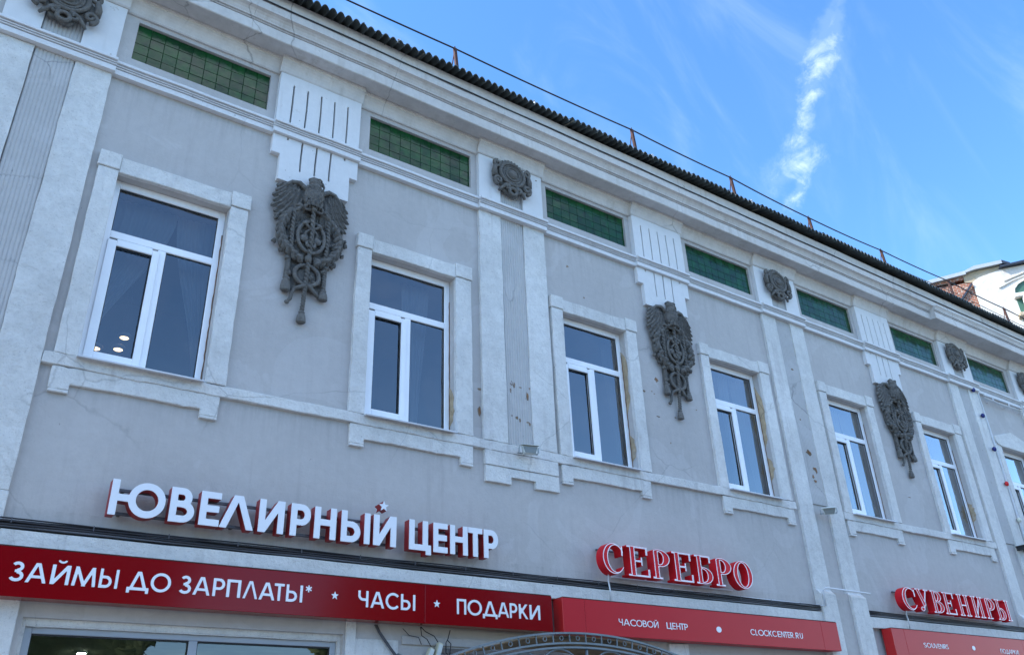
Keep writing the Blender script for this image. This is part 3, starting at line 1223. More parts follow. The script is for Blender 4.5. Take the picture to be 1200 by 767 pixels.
for lst, yy in ((CHIP_F, -0.0395), (CHIP_W, 0.0), (CHIP_B, -0.075)):
    for x, z, cw, ch_ in lst:
        n_ = 11
        po = [(x + cw * 0.55 * random.uniform(0.45, 1.1) * cos(2 * pi * i / n_ + 0.3), z + ch_ * 0.55 * random.uniform(0.45, 1.1) * sin(2 * pi * i / n_ + 0.3)) for i in range(n_)]
        MB().prism(po, yy - 0.0025, yy + 0.001).build('paint_chip', M['chip'], B)
        if cw * ch_ > 0.006:
            po2 = [(x + (p[0] - x) * 0.6 + 0.006, z + (p[1] - z) * 0.6 + 0.008) for p in po]
            MB().prism(po2, yy - 0.0045, yy - 0.0026).build('paint_chip', M['chipdark'], B)
# ---------------------------------------------------------------- shop fronts
def shopfront(x0, x1, z0, z1, mulls, lab=None):
    S = empty('shop_window', (x0, 0, z0))
    S.parent = B
    if lab:
        S['label'] = lab
    wd, h = x1 - x0, z1 - z0
    y0, y1 = 0.10, 0.17
    f = MB()
    o = 0.045
    f.box(o, o + 0.07, y0, y1, 0.02, h - 0.075)
    f.box(wd - o - 0.07, wd - o, y0, y1, 0.02, h - 0.075)
    f.box(o + 0.07, wd - o - 0.07, y0, y1, h - 0.135, h - 0.075)
    f.box(o + 0.07, wd - o - 0.07, y0, y1, 0.02, 0.10)
    ed = [o + 0.07]
    for mx in mulls:
        f.box(mx - 0.045, mx + 0.045, y0 + 0.002, y1, 0.10, h - 0.135)
        ed += [mx - 0.045, mx + 0.045]
    ed.append(wd - o - 0.07)
    f.build('frame', M['alu'], S, bevel=0.005)
    gk = MB()
    for i in range(0, len(ed), 2):
        p, q = ed[i], ed[i + 1]
        gk.box(p, q, y0 + 0.02, y0 + 0.032, h - 0.150, h - 0.135)
        gk.box(p, p + 0.008, y0 + 0.02, y0 + 0.032, 0.10, h - 0.150)
        gk.box(q - 0.008, q, y0 + 0.02, y0 + 0.032, 0.10, h - 0.150)
        m = MB()
        m.add([(p, y0 + 0.045, 0.10), (q, y0 + 0.045, 0.10), (q, y0 + 0.045, h - 0.135), (p, y0 + 0.045, h - 0.135)], [(0, 1, 2, 3)])
        m.build('pane', M['shopglass'], S)
    gk.build('gasket', M['gasket'], S)
    fl_ = MB().box(0.001, wd - 0.001, 0.062, 0.17, h - 0.0745, h - 0.001).box(0.001, o - 0.001, 0.062, 0.17, 0.02, h - 0.075).box(wd - o + 0.001, wd - 0.001, 0.062, 0.17, 0.02, h - 0.075)
    fl_.build('mortar_filler', M['trim'], S)
    # a rough mortar bead where frame meets plaster
    m = MB()
    m.tube([(o + t * (wd - 2 * o) / 30, 0.062, h - 0.070 + random.uniform(-0.006, 0.008)) for t in range(31)], 0.008, 6)
    m.build('mortar_bead', M['trim'], S)
    return S


shopfront(1.50, 4.84, 0.55, 3.10, [1.665], 'wide shop window with grey aluminium frame under the dark red sign')
shopfront(10.5, 13.6, 0.55, 2.98, [1.5])
shopfront(16.2, 20.2, 0.55, 2.98, [1.3, 2.6])
# doors deep in the porch opening
D = empty('entrance_door', (6.0, 0.40, 0))
D.parent = B
MB().box(0.0, 0.1, 0, 0.08, 0, 3.0).box(3.2, 3.3, 0, 0.08, 0, 3.0).box(0.1, 3.2, 0, 0.08, 2.88, 3.0).box(0.1, 3.2, 0, 0.08, 2.2, 2.3).box(1.6, 1.7, 0, 0.08, 0, 2.2).build('frame', M['alu'], D, bevel=0.006)
MB().box(0.1, 3.2, 0.03, 0.04, 0.0, 2.88).build('pane', M['shopglass'], D)
# flush repair patches of render beside the shop window
rect_slab([(4.99, 5.55, 1.6, 3.06)], -0.012, 0.002).build('render_patch', M['trim'], B, bevel=0.004)
rect_slab([(10.05, 10.46, 0.0, 3.22)], -0.05, 0.002).build('shop_pier', M['trim'], B, bevel=0.006)
MB().box(4.86, 4.985, -0.03, 0.002, 0.0, 3.69).build('shop_pier', M['trim'], B, bevel=0.006)
MB().box(5.6, 9.95, -0.028, 0.002, 3.02, 3.12).build('lintel_strip', M['wall'], B, bevel=0.004)
#@@PART2@@
# ================================================================== LETTERING (distance fields traced into real extruded letters)


def seg(X, Y, x0, y0, x1, y1, w, ext=0.0):
    L = math.hypot(x1 - x0, y1 - y0)
    ux, uy = (x1 - x0) / L, (y1 - y0) / L
    mx, my = (x0 + x1) / 2, (y0 + y1) / 2
    a = np.abs((X - mx) * ux + (Y - my) * uy) - (L / 2 + ext)
    b = np.abs(-(X - mx) * uy + (Y - my) * ux) - w / 2
    return np.hypot(np.maximum(a, 0), np.maximum(b, 0)) + np.minimum(np.maximum(a, b), 0)


def box2(X, Y, a, b, c, d):
    return seg(X, Y, a, (c + d) / 2, b, (c + d) / 2, d - c)


def arc(X, Y, cx, cy, rx, ry, a0, a1, w, n=None):
    n = n or max(6, int(abs(a1 - a0) / 7))
    r = None
    P = [(cx + rx * cos(radians(a0 + (a1 - a0) * i / n)), cy + ry * sin(radians(a0 + (a1 - a0) * i / n))) for i in range(n + 1)]
    for i in range(n):
        e = 0.0 if False else (w * 0.06)
        # keep the two ends of the stroke butt cut
        q = seg(X, Y, *P[i], *P[i + 1], w, e if 0 < i < n - 1 else 0.004)
        r = q if r is None else np.minimum(r, q)
    return r


def ellsd(X, Y, cx, cy, rx, ry):
    px, py = (X - cx) / rx, (Y - cy) / ry
    k = np.hypot(px, py) + 1e-6
    g_ = np.hypot(px / rx, py / ry) + 1e-6
    return k * (k - 1) / g_


def U_(*a):
    r = a[0]
    for q in a[1:]:
        r = np.minimum(r, q)
    return r


def I_(*a):
    r = a[0]
    for q in a[1:]:
        r = np.maximum(r, q)
    return r


def starsd(X, Y, cx, cy, r):
    """five pointed star as a polygon distance"""
    P = []
    for i in range(10):
        rr = r if i % 2 == 0 else r * 0.42
        a = pi / 2 + i * pi / 5
        P.append((cx + rr * cos(a), cy + rr * sin(a)))
    d = np.full(X.shape, 1e9)
    s = np.ones(X.shape)
    for i in range(10):
        ax, ay = P[i]
        bx, by = P[i - 1]
        ex, ey = bx - ax, by - ay
        wx, wy = X - ax, Y - ay
        t = np.clip((wx * ex + wy * ey) / (ex * ex + ey * ey), 0, 1)
        d = np.minimum(d, (wx - ex * t) ** 2 + (wy - ey * t) ** 2)
        c1, c2, c3 = Y >= ay, Y < by, ex * wy > ey * wx
        s = np.where((c1 & c2 & c3) | (~c1 & ~c2 & ~c3), -s, s)
    return s * np.sqrt(d)


def sans(ch, w):
    """returns (sdf function, width, ymin, ymax); cap height 1"""
    h = w / 2

    def clip(f, lo=0.0, hi=1.0):
        return lambda X, Y: I_(f(X, Y), lo - Y, Y - hi)
    if ch == 'Ю':
        return (lambda X, Y: U_(seg(X, Y, h, 0, h, 1, w), seg(X, Y, h, .5, .6, .5, w), arc(X, Y, .97, .5, .5 - h, .5 - h, 0, 360, w)), 1.47, 0, 1)
    if ch in 'ВB':
        def f(X, Y):
            m = .53
            c1, c2 = (1 - h + m) / 2, (m + h) / 2
            r1, r2 = (1 - h - m) / 2, (m - h) / 2
            return U_(seg(X, Y, h, 0, h, 1, w), seg(X, Y, 0, 1 - h, .34, 1 - h, w), seg(X, Y, 0, m, .36, m, w * .95), seg(X, Y, 0, h, .36, h, w),
                      arc(X, Y, .33, c1, .60 - .33 - h, r1, 90, -90, w), arc(X, Y, .36, c2, .70 - .36 - h, r2, 90, -90, w))
        return f, .70, 0, 1
    if ch in 'ЕE':
        return (lambda X, Y: U_(seg(X, Y, h, 0, h, 1, w), seg(X, Y, 0, 1 - h, .58, 1 - h, w), seg(X, Y, 0, .5, .55, .5, w), seg(X, Y, 0, h, .58, h, w)), .58, 0, 1)
    if ch == 'Л':
        k = w * 0.53
        return (clip(lambda X, Y: U_(seg(X, Y, k, 0, .5, 1.08, w, .25), seg(X, Y, 1 - k, 0, .5, 1.08, w, .25))), 1.0, 0, 1)
    if ch == 'А' or ch == 'A':
        k = w * 0.53
        return (clip(lambda X, Y: U_(seg(X, Y, k, 0, .47, 1.08, w, .25), seg(X, Y, .94 - k, 0, .47, 1.08, w, .25), seg(X, Y, .22, .30, .72, .30, w * .9))), .94, 0, 1)
    if ch in 'ИЙ':
        def f(X, Y):
            b = I_(U_(seg(X, Y, h, 0, h, 1, w), seg(X, Y, .78 - h, 0, .78 - h, 1, w), seg(X, Y, h * 1.05, 0, .78 - h * 1.05, 1, w, .2)), -Y, Y - 1, -X, X - .78)
            if ch == 'Й':
                b = U_(b, arc(X, Y, .39, 1.26, .15, .13, 190, 350, w * .65))
            return b
        return f, .78, 0, (1.3 if ch == 'Й' else 1)
    if ch == 'N':
        return (lambda X, Y: I_(U_(seg(X, Y, h, 0, h, 1, w), seg(X, Y, .78 - h, 0, .78 - h, 1, w), seg(X, Y, h * 1.05, 1, .78 - h * 1.05, 0, w, .2)), -Y, Y - 1, -X, X - .78), .78, 0, 1)
    if ch in 'РP':
        def f(X, Y):
            m = .43
            c1, r1 = (1 - h + m) / 2, (1 - h - m) / 2
            return U_(seg(X, Y, h, 0, h, 1, w), seg(X, Y, 0, 1 - h, .33, 1 - h, w), seg(X, Y, 0, m, .33, m, w * .95), arc(X, Y, .33, c1, .63 - .33 - h, r1, 90, -90, w))
        return f, .63, 0, 1
    if ch == 'R':
        fp = sans('P', w)[0]
        return (lambda X, Y: U_(fp(X, Y), I_(seg(X, Y, .28, .45, .58, 0, w, .1), -Y)), .68, 0, 1)
    if ch in 'НH':
        return (lambda X, Y: U_(seg(X, Y, h, 0, h, 1, w), seg(X, Y, .72 - h, 0, .72 - h, 1, w), seg(X, Y, h, .52, .72 - h, .52, w)), .72, 0, 1)
    if ch == 'Ы':
        def f(X, Y):
            m = .57
            c1, r1 = (h + m) / 2, (m - h) / 2
            return U_(seg(X, Y, h, 0, h, 1, w), seg(X, Y, 0, m, .33, m, w * .95), seg(X, Y, 0, h, .33, h, w), arc(X, Y, .33, c1, .66 - .33 - h, r1, 90, -90, w), seg(X, Y, .99 - h, 0, .99 - h, 1, w))
        return f, .99, 0, 1
    if ch == 'Ц':
        return (lambda X, Y: U_(seg(X, Y, h, 0, h, 1, w), seg(X, Y, .70 - h, 0, .70 - h, 1, w), seg(X, Y, 0, h, .82, h, w), seg(X, Y, .82 - h, .1, .82 - h, -.13, w)), .82, -.13, 1)
    if ch in 'ТT':
        return (lambda X, Y: U_(seg(X, Y, .3, 0, .3, 1, w), seg(X, Y, 0, 1 - h, .6, 1 - h, w)), .6, 0, 1)
    if ch == 'З':
        return (lambda X, Y: U_(arc(X, Y, .30, .75, .27 - h, .25 - h, 150, -90, w), arc(X, Y, .30, .28, .32 - h, .28 - h, 90, -155, w), seg(X, Y, .2, .53, .32, .53, w * .9)), .62, 0, 1)
    if ch == 'М':
        k = h * 1.15
        return (lambda X, Y: I_(U_(seg(X, Y, k, 0, .16 + h * .3, 1, w, .2), seg(X, Y, 1.12 - k, 0, .96 - h * .3, 1, w, .2),
                                   seg(X, Y, .17, 1, .56, .06, w, .16), seg(X, Y, .95, 1, .56, .06, w, .16)), -Y, Y - 1), 1.12, 0, 1)
    if ch == 'Д':
        return (lambda X, Y: U_(I_(U_(seg(X, Y, .17, 0, .55, 1.06, w, .2), seg(X, Y, .93, 0, .55, 1.06, w, .2)), -Y, Y - 1),
                                seg(X, Y, .0, h, 1.1, h, w), seg(X, Y, h, .1, h, -.15, w), seg(X, Y, 1.1 - h, .1, 1.1 - h, -.15, w)), 1.1, -.15, 1)
    if ch in 'ОO':
        return (lambda X, Y: arc(X, Y, .52, .5, .52 - h, .52 - h, 0, 360, w), 1.04, -.02, 1.02)
    if ch == 'П':
        return (lambda X, Y: U_(seg(X, Y, h, 0, h, 1, w), seg(X, Y, .70 - h, 0, .70 - h, 1, w), seg(X, Y, 0, 1 - h, .70, 1 - h, w)), .70, 0, 1)
    if ch == 'Ч':
        return (lambda X, Y: U_(seg(X, Y, .68 - h, 0, .68 - h, 1, w), seg(X, Y, h, 1, h, .70, w), arc(X, Y, h + .24, .72, .24, .26, 180, 272, w), seg(X, Y, h + .22, .46, .66, .46, w)), .68, 0, 1)
    if ch in 'СC':
        return (lambda X, Y: arc(X, Y, .52, .5, .52 - h, .52 - h, 42, 318, w), .92, -.02, 1.02)
    if ch in 'КK':
        return (lambda X, Y: U_(seg(X, Y, h, 0, h, 1, w), I_(U_(seg(X, Y, .2, .47, .62, 1.0, w, .15), seg(X, Y, .22, .60, .66, 0, w, .15)), -Y, Y - 1, .06 - X)), .72, 0, 1)
    if ch == 'L':
        return (lambda X, Y: U_(seg(X, Y, h, 0, h, 1, w), seg(X, Y, 0, h, .48, h, w)), .48, 0, 1)
    if ch == 'U':
        return (lambda X, Y: U_(seg(X, Y, h, .33, h, 1, w), seg(X, Y, .68 - h, .33, .68 - h, 1, w), arc(X, Y, .34, .34, .34 - h, .34 - h, 180, 360, w)), .68, 0, 1)
    if ch == 'V':
        return (clip(lambda X, Y: U_(seg(X, Y, h, 1, .45, -.06, w, .2), seg(X, Y, .9 - h, 1, .45, -.06, w, .2))), .9, 0, 1)
    if ch == 'I':
        return (lambda X, Y: seg(X, Y, h, 0, h, 1, w), w, 0, 1)
    if ch == 'S':
        return (lambda X, Y: U_(arc(X, Y, .29, .75, .27 - h, .25 - h, 25, 270, w), arc(X, Y, .29, .27, .29 - h, .27 - h, 90, -155, w)), .58, 0, 1)
    if ch == '.':
        return (lambda X, Y: ellsd(X, Y, h, h, h, h), w, 0, w)
    if ch == 'dot':
        return (lambda X, Y: ellsd(X, Y, .5, .5, .5, .5), 1.0, 0, 1)
    if ch == 'star':
        return (lambda X, Y: starsd(X, Y, .5, .5, .5), 1.0, 0, 1)
    if ch == '*':
        return (lambda X, Y: U_(*[seg(X, Y, .5 - .45 * cos(a), .5 - .45 * sin(a), .5 + .45 * cos(a), .5 + .45 * sin(a), .17) for a in (pi / 2, pi / 6, 5 * pi / 6)]), 1.0, 0, 1)
    raise KeyError(ch)


def serif(ch, _w=None):
    t, s = .075, .20

    def I_stem(X, Y, x, wd=s):
        return U_(box2(X, Y, x, x + wd, 0, 1), box2(X, Y, x - .09, x + wd + .09, 0, t), box2(X, Y, x - .09, x + wd + .09, 1 - t, 1))

    def bowl(X, Y, cx, cy, rx, ry, irx, iry, xmin):
        return I_(ellsd(X, Y, cx, cy, rx, ry), -ellsd(X, Y, cx - .02, cy, irx, iry), xmin - X)
    if ch == 'С':
        return (lambda X, Y: U_(I_(ellsd(X, Y, .44, .5, .44, .5), -ellsd(X, Y, .52, .5, .31, .42), I_(-box2(X, Y, .60, 1.2, .26, .70), X - .82)),
                                box2(X, Y, .74, .81, .60, .93)), .86, 0, 1)
    if ch == 'Е':
        return (lambda X, Y: U_(box2(X, Y, .1, .1 + s, 0, 1), box2(X, Y, 0, .78, 1 - t, 1), box2(X, Y, 0, .82, 0, t), box2(X, Y, .70, .78, .72, 1), box2(X, Y, .74, .82, 0, .28),
                                box2(X, Y, .2, .56, .47, .47 + t), box2(X, Y, .50, .56, .36, .65)), .82, 0, 1)
    if ch == 'Р':
        return (lambda X, Y: U_(box2(X, Y, .1, .1 + s, 0, .95), box2(X, Y, 0, .42, 0, t), bowl(X, Y, .34, .70, .44, .30, .17, .20, .12)), .78, 0, 1)
    if ch == 'О':
        return (lambda X, Y: I_(ellsd(X, Y, .44, .5, .44, .5), -ellsd(X, Y, .44, .5, .22, .41)), .88, 0, 1)
    if ch == 'Б':
        return (lambda X, Y: U_(box2(X, Y, .1, .1 + s, 0, 1), box2(X, Y, 0, .74, 1 - t, 1), box2(X, Y, .66, .74, .74, 1), box2(X, Y, 0, .35, 0, t),
                                bowl(X, Y, .34, .30, .46, .30, .22, .21, .12)), .80, 0, 1)
    if ch == 'У':
        return (lambda X, Y: I_(U_(seg(X, Y, .18, 1, .50, .30, .20, .06), seg(X, Y, .80, 1, .42, .12, .09, .06), box2(X, Y, 0, .38, 1 - t, 1), box2(X, Y, .62, .95, 1 - t, 1),
                                   ellsd(X, Y, .30, .11, .13, .11), seg(X, Y, .25, .05, .45, .14, .09)), -Y, Y - 1), .95, 0, 1)
    if ch == 'В':
        return (lambda X, Y: U_(box2(X, Y, .1, .1 + s, 0, 1), box2(X, Y, 0, .35, 1 - t, 1), box2(X, Y, 0, .35, 0, t),
                                bowl(X, Y, .34, .74, .40, .26, .16, .18, .12), bowl(X, Y, .34, .28, .48, .28, .22, .20, .12)), .82, 0, 1)
    if ch == 'Н':
        return (lambda X, Y: U_(I_stem(X, Y, .09), I_stem(X, Y, .60), box2(X, Y, .2, .7, .46, .46 + t)), .89, 0, 1)
    if ch == 'И':
        return (lambda X, Y: U_(I_stem(X, Y, .09), I_stem(X, Y, .60), I_(seg(X, Y, .24, .06, .66, .94, .09), -Y, Y - 1)), .89, 0, 1)
    if ch == 'Ы':
        return (lambda X, Y: U_(box2(X, Y, .1, .1 + s, 0, 1), box2(X, Y, 0, .40, 1 - t, 1), box2(X, Y, 0, .35, 0, t), bowl(X, Y, .34, .30, .40, .30, .18, .21, .12), I_stem(X, Y, .92)), 1.21, 0, 1)
    raise KeyError(ch)


def contours(F, x0, y0, c):
    """marching squares of F<0; returns closed loops"""
    ny, nx = F.shape
    F = np.where(np.abs(F) < 1e-7, 1e-7, F)
    ins = F < 0
    edges = {}

    def pt(kind, j, i):
        if kind == 0:      # horizontal edge (j,i)-(j,i+1)
            a, b = F[j, i], F[j, i + 1]
            return (x0 + (i + a / (a - b)) * c, y0 + j * c)
        a, b = F[j, i], F[j + 1, i]
        return (x0 + i * c, y0 + (j + a / (a - b)) * c)
    nxt = {}
    for j in range(ny - 1):
        for i in range(nx - 1):
            k = (ins[j, i] << 0) | (ins[j, i + 1] << 1) | (ins[j + 1, i + 1] << 2) | (ins[j + 1, i] << 3)
            if k in (0, 15):
                continue
            Bt, Rt, Tp, Lf = (0, j, i), (1, j, i + 1), (0, j + 1, i), (1, j, i)
            S = {1: [(Lf, Bt)], 2: [(Bt, Rt)], 3: [(Lf, Rt)], 4: [(Rt, Tp)], 5: [(Lf, Tp), (Rt, Bt)], 6: [(Bt, Tp)], 7: [(Lf, Tp)],
                 8: [(Tp, Lf)], 9: [(Tp, Bt)], 10: [(Bt, Lf), (Tp, Rt)], 11: [(Tp, Rt)], 12: [(Rt, Lf)], 13: [(Rt, Bt)], 14: [(Bt, Lf)]}[k]
            for a, b in S:
                nxt[a] = b
    loops = []
    while nxt:
        s, cur = next(iter(nxt.items()))
        del nxt[s]
        lp = [s]
        while cur != s and cur in nxt:
            lp.append(cur)
            cur = nxt.pop(cur)
        loops.append([pt(*e) for e in lp])
    return loops


def dp(P, eps):
    if len(P) < 3:
        return P
    a, b = P[0], P[-1]
    dx, dy = b[0] - a[0], b[1] - a[1]
    L = math.hypot(dx, dy) or 1e-9
    best, bi = 0, 0
    for i in range(1, len(P) - 1):
        d = abs((P[i][0] - a[0]) * dy - (P[i][1] - a[1]) * dx) / L
        if d > best:
            best, bi = d, i
    if best < eps:
        return [a, b]
    return dp(P[:bi + 1], eps)[:-1] + dp(P[bi:], eps)


def simplify(lp, eps):
    n = len(lp)
    far = max(range(n), key=lambda i: (lp[i][0] - lp[0][0]) ** 2 + (lp[i][1] - lp[0][1]) ** 2)
    return dp(lp[:far + 1], eps)[:-1] + dp(lp[far:] + [lp[0]], eps)[:-1]


def region_mesh(fn, wd, lo, hi, name, cell, eps, depth):
    """front face on y=0, going back to y=depth; x right, z up"""
    pad = 0.06
    x0, y0 = -pad, lo - pad
    nx, ny = int((wd + 2 * pad) / cell) + 2, int((hi - lo + 2 * pad) / cell) + 2
    X, Y = np.meshgrid(x0 + 1e-4 + np.arange(nx) * cell, y0 + 1e-4 + np.arange(ny) * cell)
    F = fn(X, Y)
    cu = bpy.data.curves.new(name, 'CURVE')
    cu.dimensions = '2D'
    cu.fill_mode = 'BOTH'
    cu.extrude = 0.5
    for lp in contours(F, x0, y0, cell):
        if len(lp) < 6:
            continue
        lp = simplify(lp, eps)
        if len(lp) < 3:
            continue
        sp = cu.splines.new('POLY')
        sp.points.add(len(lp) - 1)
        for p, q in zip(sp.points, lp):
            p.co = (q[0], q[1], 0, 1)
        sp.use_cyclic_u = True
    o = bpy.data.objects.new(name, cu)
    COL.objects.link(o)
    dg = bpy.context.evaluated_depsgraph_get()
    dg.update()
    me = bpy.data.meshes.new_from_object(o.evaluated_get(dg))
    bpy.data.objects.remove(o)
    bpy.data.curves.remove(cu)
    # curve: z -0.5..0.5 ; front is +z -> our -y
    me.transform(Matrix(((1, 0, 0, 0), (0, 0, -1, 0.5), (0, 1, 0, 0), (0, 0, 0, 1))))
    me.transform(Matrix.Diagonal((1, depth, 1, 1)))
    me.name = name
    return me


GC = {}


def glyph(style, ch, w):
    k = (style, ch, w)
    if k not in GC:
        fn, wd, lo, hi = (sans if style != 'serif' else serif)(ch, w)
        cell = 0.017 if style == 'main' else (0.02 if style == 'serif' else 0.03)
        face = region_mesh(fn, wd, lo, hi, 'letter_face', cell, 0.0035 if style != 'small' else 0.006, 1.0)
        extra = None
        if style == 'serif':
            extra = region_mesh(lambda X, Y: np.abs(fn(X, Y) + 0.022) - 0.0115, wd, lo, hi, 'outline', 0.0085, 0.002, 1.0)
        GC[k] = (face, wd, lo, hi, extra)
    return GC[k]


def put(me, mat, name, parent, loc, sc):
    key = (me.name, mat.name)
    if key not in GC:
        m2 = me.copy()
        m2.materials.clear()
        m2.materials.append(mat)
        GC[key] = m2
    o = bpy.data.objects.new(name, GC[key])
    COL.objects.link(o)
    o.parent = parent
    o.location = loc
    o.scale = sc
    return o


def adj(x, z, y_from, y_to):
    """keep the measured sight line when a surface turned out to stand at another depth"""
    k = (y_to - CAM.y) / (y_from - CAM.y)
    return CAM.x + (x - CAM.x) * k, CAM.z + (z - CAM.z) * k


# ---------------------------------------------------------------- big white channel letters
SG = empty('letter_sign', (2.03, -0.1, 4.11))
tag(SG, 'white raised block letters with deep red sides reading ЮВЕЛИРНЫЙ ЦЕНТР, star over the Й', 'sign')
Y1 = -0.235
MAIN = [('Ю', 2.032, 2.588), ('В', 2.637, 2.900), ('Е', 2.957, 3.178), ('Л', 3.182, 3.566), ('И', 3.620, 3.919), ('Р', 3.997, 4.240), ('Н', 4.290, 4.566),
        ('Ы', 4.632, 5.012), ('И', 5.060, 5.372), ('Ц', 5.556, 5.870), ('Е', 5.905, 6.115), ('Н', 6.155, 6.422), ('Т', 6.430, 6.652), ('Р', 6.674, 6.902)]
ox, oz = SG.location.x, SG.location.z
for ch, a, b in MAIN:
    me, wd, lo, hi, _ = glyph('main', ch, 0.195)
    s = (b - a) / wd
    L = put(me, M['letterside'], 'letter', SG, (a - ox, Y1 + 0.012 + 0.1, 4.112 - oz), (s, 0.125, 0.378))
    put(me, M['letterwhite'], 'letter_face', L, (0, -0.012 / 0.125, 0), (1, 0.0119 / 0.125, 1))
me, wd, lo, hi, _ = glyph('main', 'star', 0.195)
L = put(me, M['letterside'], 'star', SG, (5.190 - 0.070 - ox, Y1 + 0.012 + 0.1, 4.605 - 0.070 - oz), (0.140, 0.125, 0.140))
put(me, M['letterwhite'], 'star_face', L, (0, -0.012 / 0.125, 0), (1, 0.0119 / 0.125, 1))
for z in (4.400, 4.150):
    for a, b in ((2.06, 5.36), (5.57, 6.80)):
        m = MB().box(a - ox, b - ox, 0.0, 0.03, z - oz, z + 0.03 - oz)
        for q in range(int((b - a) / 0.6) + 1):
            xx = a + 0.1 + q * 0.6
            if xx < b - 0.05:
                m.box(xx - ox, xx + 0.03 - ox, 0.03, 0.098, z + 0.003 - oz, z + 0.027 - oz)
        m.build('mounting_rail', M['rail'], SG)


# ---------------------------------------------------------------- red serif signs
def serif_sign(label, items, z0, z1, y):
    S = empty('letter_sign', (items[0][1], -0.1, z0))
    tag(S, label, 'sign')
    ox, oz = S.location.x, z0
    for ch, a, b in items:
        me, wd, lo, hi, ex = glyph('serif', ch, None)
        s = (b - a) / wd
        L = put(me, M['letterred'], 'letter', S, (a - ox, y + 0.1, z0 - oz), (s, 0.15, z1 - z0))
        put(ex, M['letterline'], 'outline', L, (0, -0.006 / 0.15, 0), (1, 0.0058 / 0.15, 1))
    a, b = items[0][1], items[-1][2]
    MB().box(0.35, b - a - 0.25, 0.062, 0.080, 0.012, 0.028).build('mounting_rail', M['whiteplastic'], S)
    MB().box(0.10, b - a - 0.02, 0.055, 0.085, z1 - z0 - 0.07, z1 - z0 - 0.05).build('mounting_rail', M['rail'], S)
    return S


serif_sign('larger nearer red serif letters reading СЕРЕБРО, under the fourth window', [('С', 8.690, 9.105), ('Е', 9.165, 9.600), ('Р', 9.650, 10.035), ('Е', 10.085, 10.512), ('Б', 10.575, 10.955),
           ('Р', 11.005, 11.405), ('О', 11.440, 11.900)], 4.083, 4.535, -0.28)
serif_sign('far right red serif letters reading СУВЕНИРЫ, near the frame edge', [('С', 16.090, 16.560), ('У', 16.565, 17.000), ('В', 17.080, 17.470), ('Е', 17.490, 17.895), ('Н', 18.015, 18.430),
           ('И', 18.535, 18.965), ('Р', 19.030, 19.440), ('Ы', 19.470, 20.030)], 4.050, 4.480, -0.28)


# ---------------------------------------------------------------- long panel signs
def panel_sign(label, x0, x1, z0, z1, joints, texts, mat, y0=-0.26, lh=(3.382, 3.568), w=0.14):
    X0, Z0 = adj(x0, z0, -0.2, y0)
    X1, Z1 = adj(x1, z1, -0.2, y0)
    S = empty('panel_sign', (X0, -0.05, Z0))
    tag(S, label, 'sign')
    ed = [X0] + [adj(j, 3, -0.2, y0)[0] for j in joints] + [X1]
    for a, b in zip(ed, ed[1:]):
        MB().box(a - X0 + (0.002 if a != X0 else 0), b - X0, y0 + 0.05, -0.012, 0, Z1 - Z0).build('panel', [mat], S, bevel=0.004)
    MB().box(0.01, X1 - X0 - 0.01, y0 + 0.052, 0.045, Z1 - Z0 + 0.001, Z1 - Z0 + 0.012).build('top_flashing', M['rust'], S)
    if x0 > 0:
        MB().box(-0.012, -0.0005, y0 + 0.048, -0.01, 0, Z1 - Z0).build('side_panel', M['signedge'], S)
    for ch, a, b, *r in texts:
        zz0, zz1 = (r[0], r[1]) if r else lh
        A, ZA = adj(a, zz0, -0.2, y0)
        Bx, ZB = adj(b, zz1, -0.2, y0)
        me, wd, lo, hi, _ = glyph('small', ch, w)
        put(me, M['letterwhite'], {'star': 'star', 'dot': 'dot', '*': 'asterisk'}.get(ch, 'letter'), S, (A - X0, y0 + 0.05 - 0.006, ZA - Z0), ((Bx - A) / wd, 0.0055, (ZB - ZA)))
    return S


T1 = [('З', 1.283, 1.405), ('А', 1.425, 1.606), ('Й', 1.640, 1.806), ('М', 1.830, 2.052), ('Ы', 2.080, 2.256), ('Д', 2.346, 2.560), ('О', 2.572, 2.774),
      ('З', 2.862, 2.984), ('А', 3.005, 3.184), ('Р', 3.212, 3.338), ('П', 3.360, 3.512), ('Л', 3.540, 3.703), ('А', 3.718, 3.898), ('Т', 3.890, 4.005), ('Ы', 4.030, 4.222),
      ('*', 4.250, 4.335, 3.495, 3.580), ('star', 4.568, 4.664, 3.436, 3.535), ('Ч', 4.910, 5.042), ('А', 5.072, 5.252), ('С', 5.270, 5.447), ('Ы', 5.476, 5.672),
      ('star', 5.927, 6.027, 3.434, 3.534), ('П', 6.267, 6.404), ('О', 6.425, 6.641), ('Д', 6.655, 6.880), ('А', 6.885, 7.062), ('Р', 7.075, 7.195), ('К', 7.222, 7.362), ('И', 7.395, 7.568)]
panel_sign('long dark red panel with white text ЗАЙМЫ ДО ЗАРПЛАТЫ, ЧАСЫ and ПОДАРКИ', -2.6, 7.778, 3.243, 3.706, [-0.3, 5.81], T1, M['signred'], w=0.15)
T2 = [(c, a, b) for c, a, b in (('Ч', 8.957, 9.030), ('А', 9.045, 9.160), ('С', 9.172, 9.285), ('О', 9.290, 9.405), ('В', 9.415, 9.492), ('О', 9.500, 9.622), ('Й', 9.636, 9.722),
      ('Ц', 9.888, 9.995), ('Е', 10.005, 10.073), ('Н', 10.088, 10.167), ('Т', 10.168, 10.250), ('Р', 10.256, 10.326))]
T2 += [('dot', 10.945, 11.055, 3.395, 3.482)]
T2 += [(c, a, b) for c, a, b in (('C', 11.722, 11.822), ('L', 11.838, 11.886), ('O', 11.902, 12.033), ('C', 12.038, 12.138), ('K', 12.150, 12.232), ('C', 12.246, 12.348), ('E', 12.372, 12.453),
      ('N', 12.465, 12.541), ('T', 12.545, 12.618), ('E', 12.627, 12.680), ('R', 12.694, 12.770), ('.', 12.786, 12.802), ('R', 12.828, 12.908), ('U', 12.936, 13.008))]
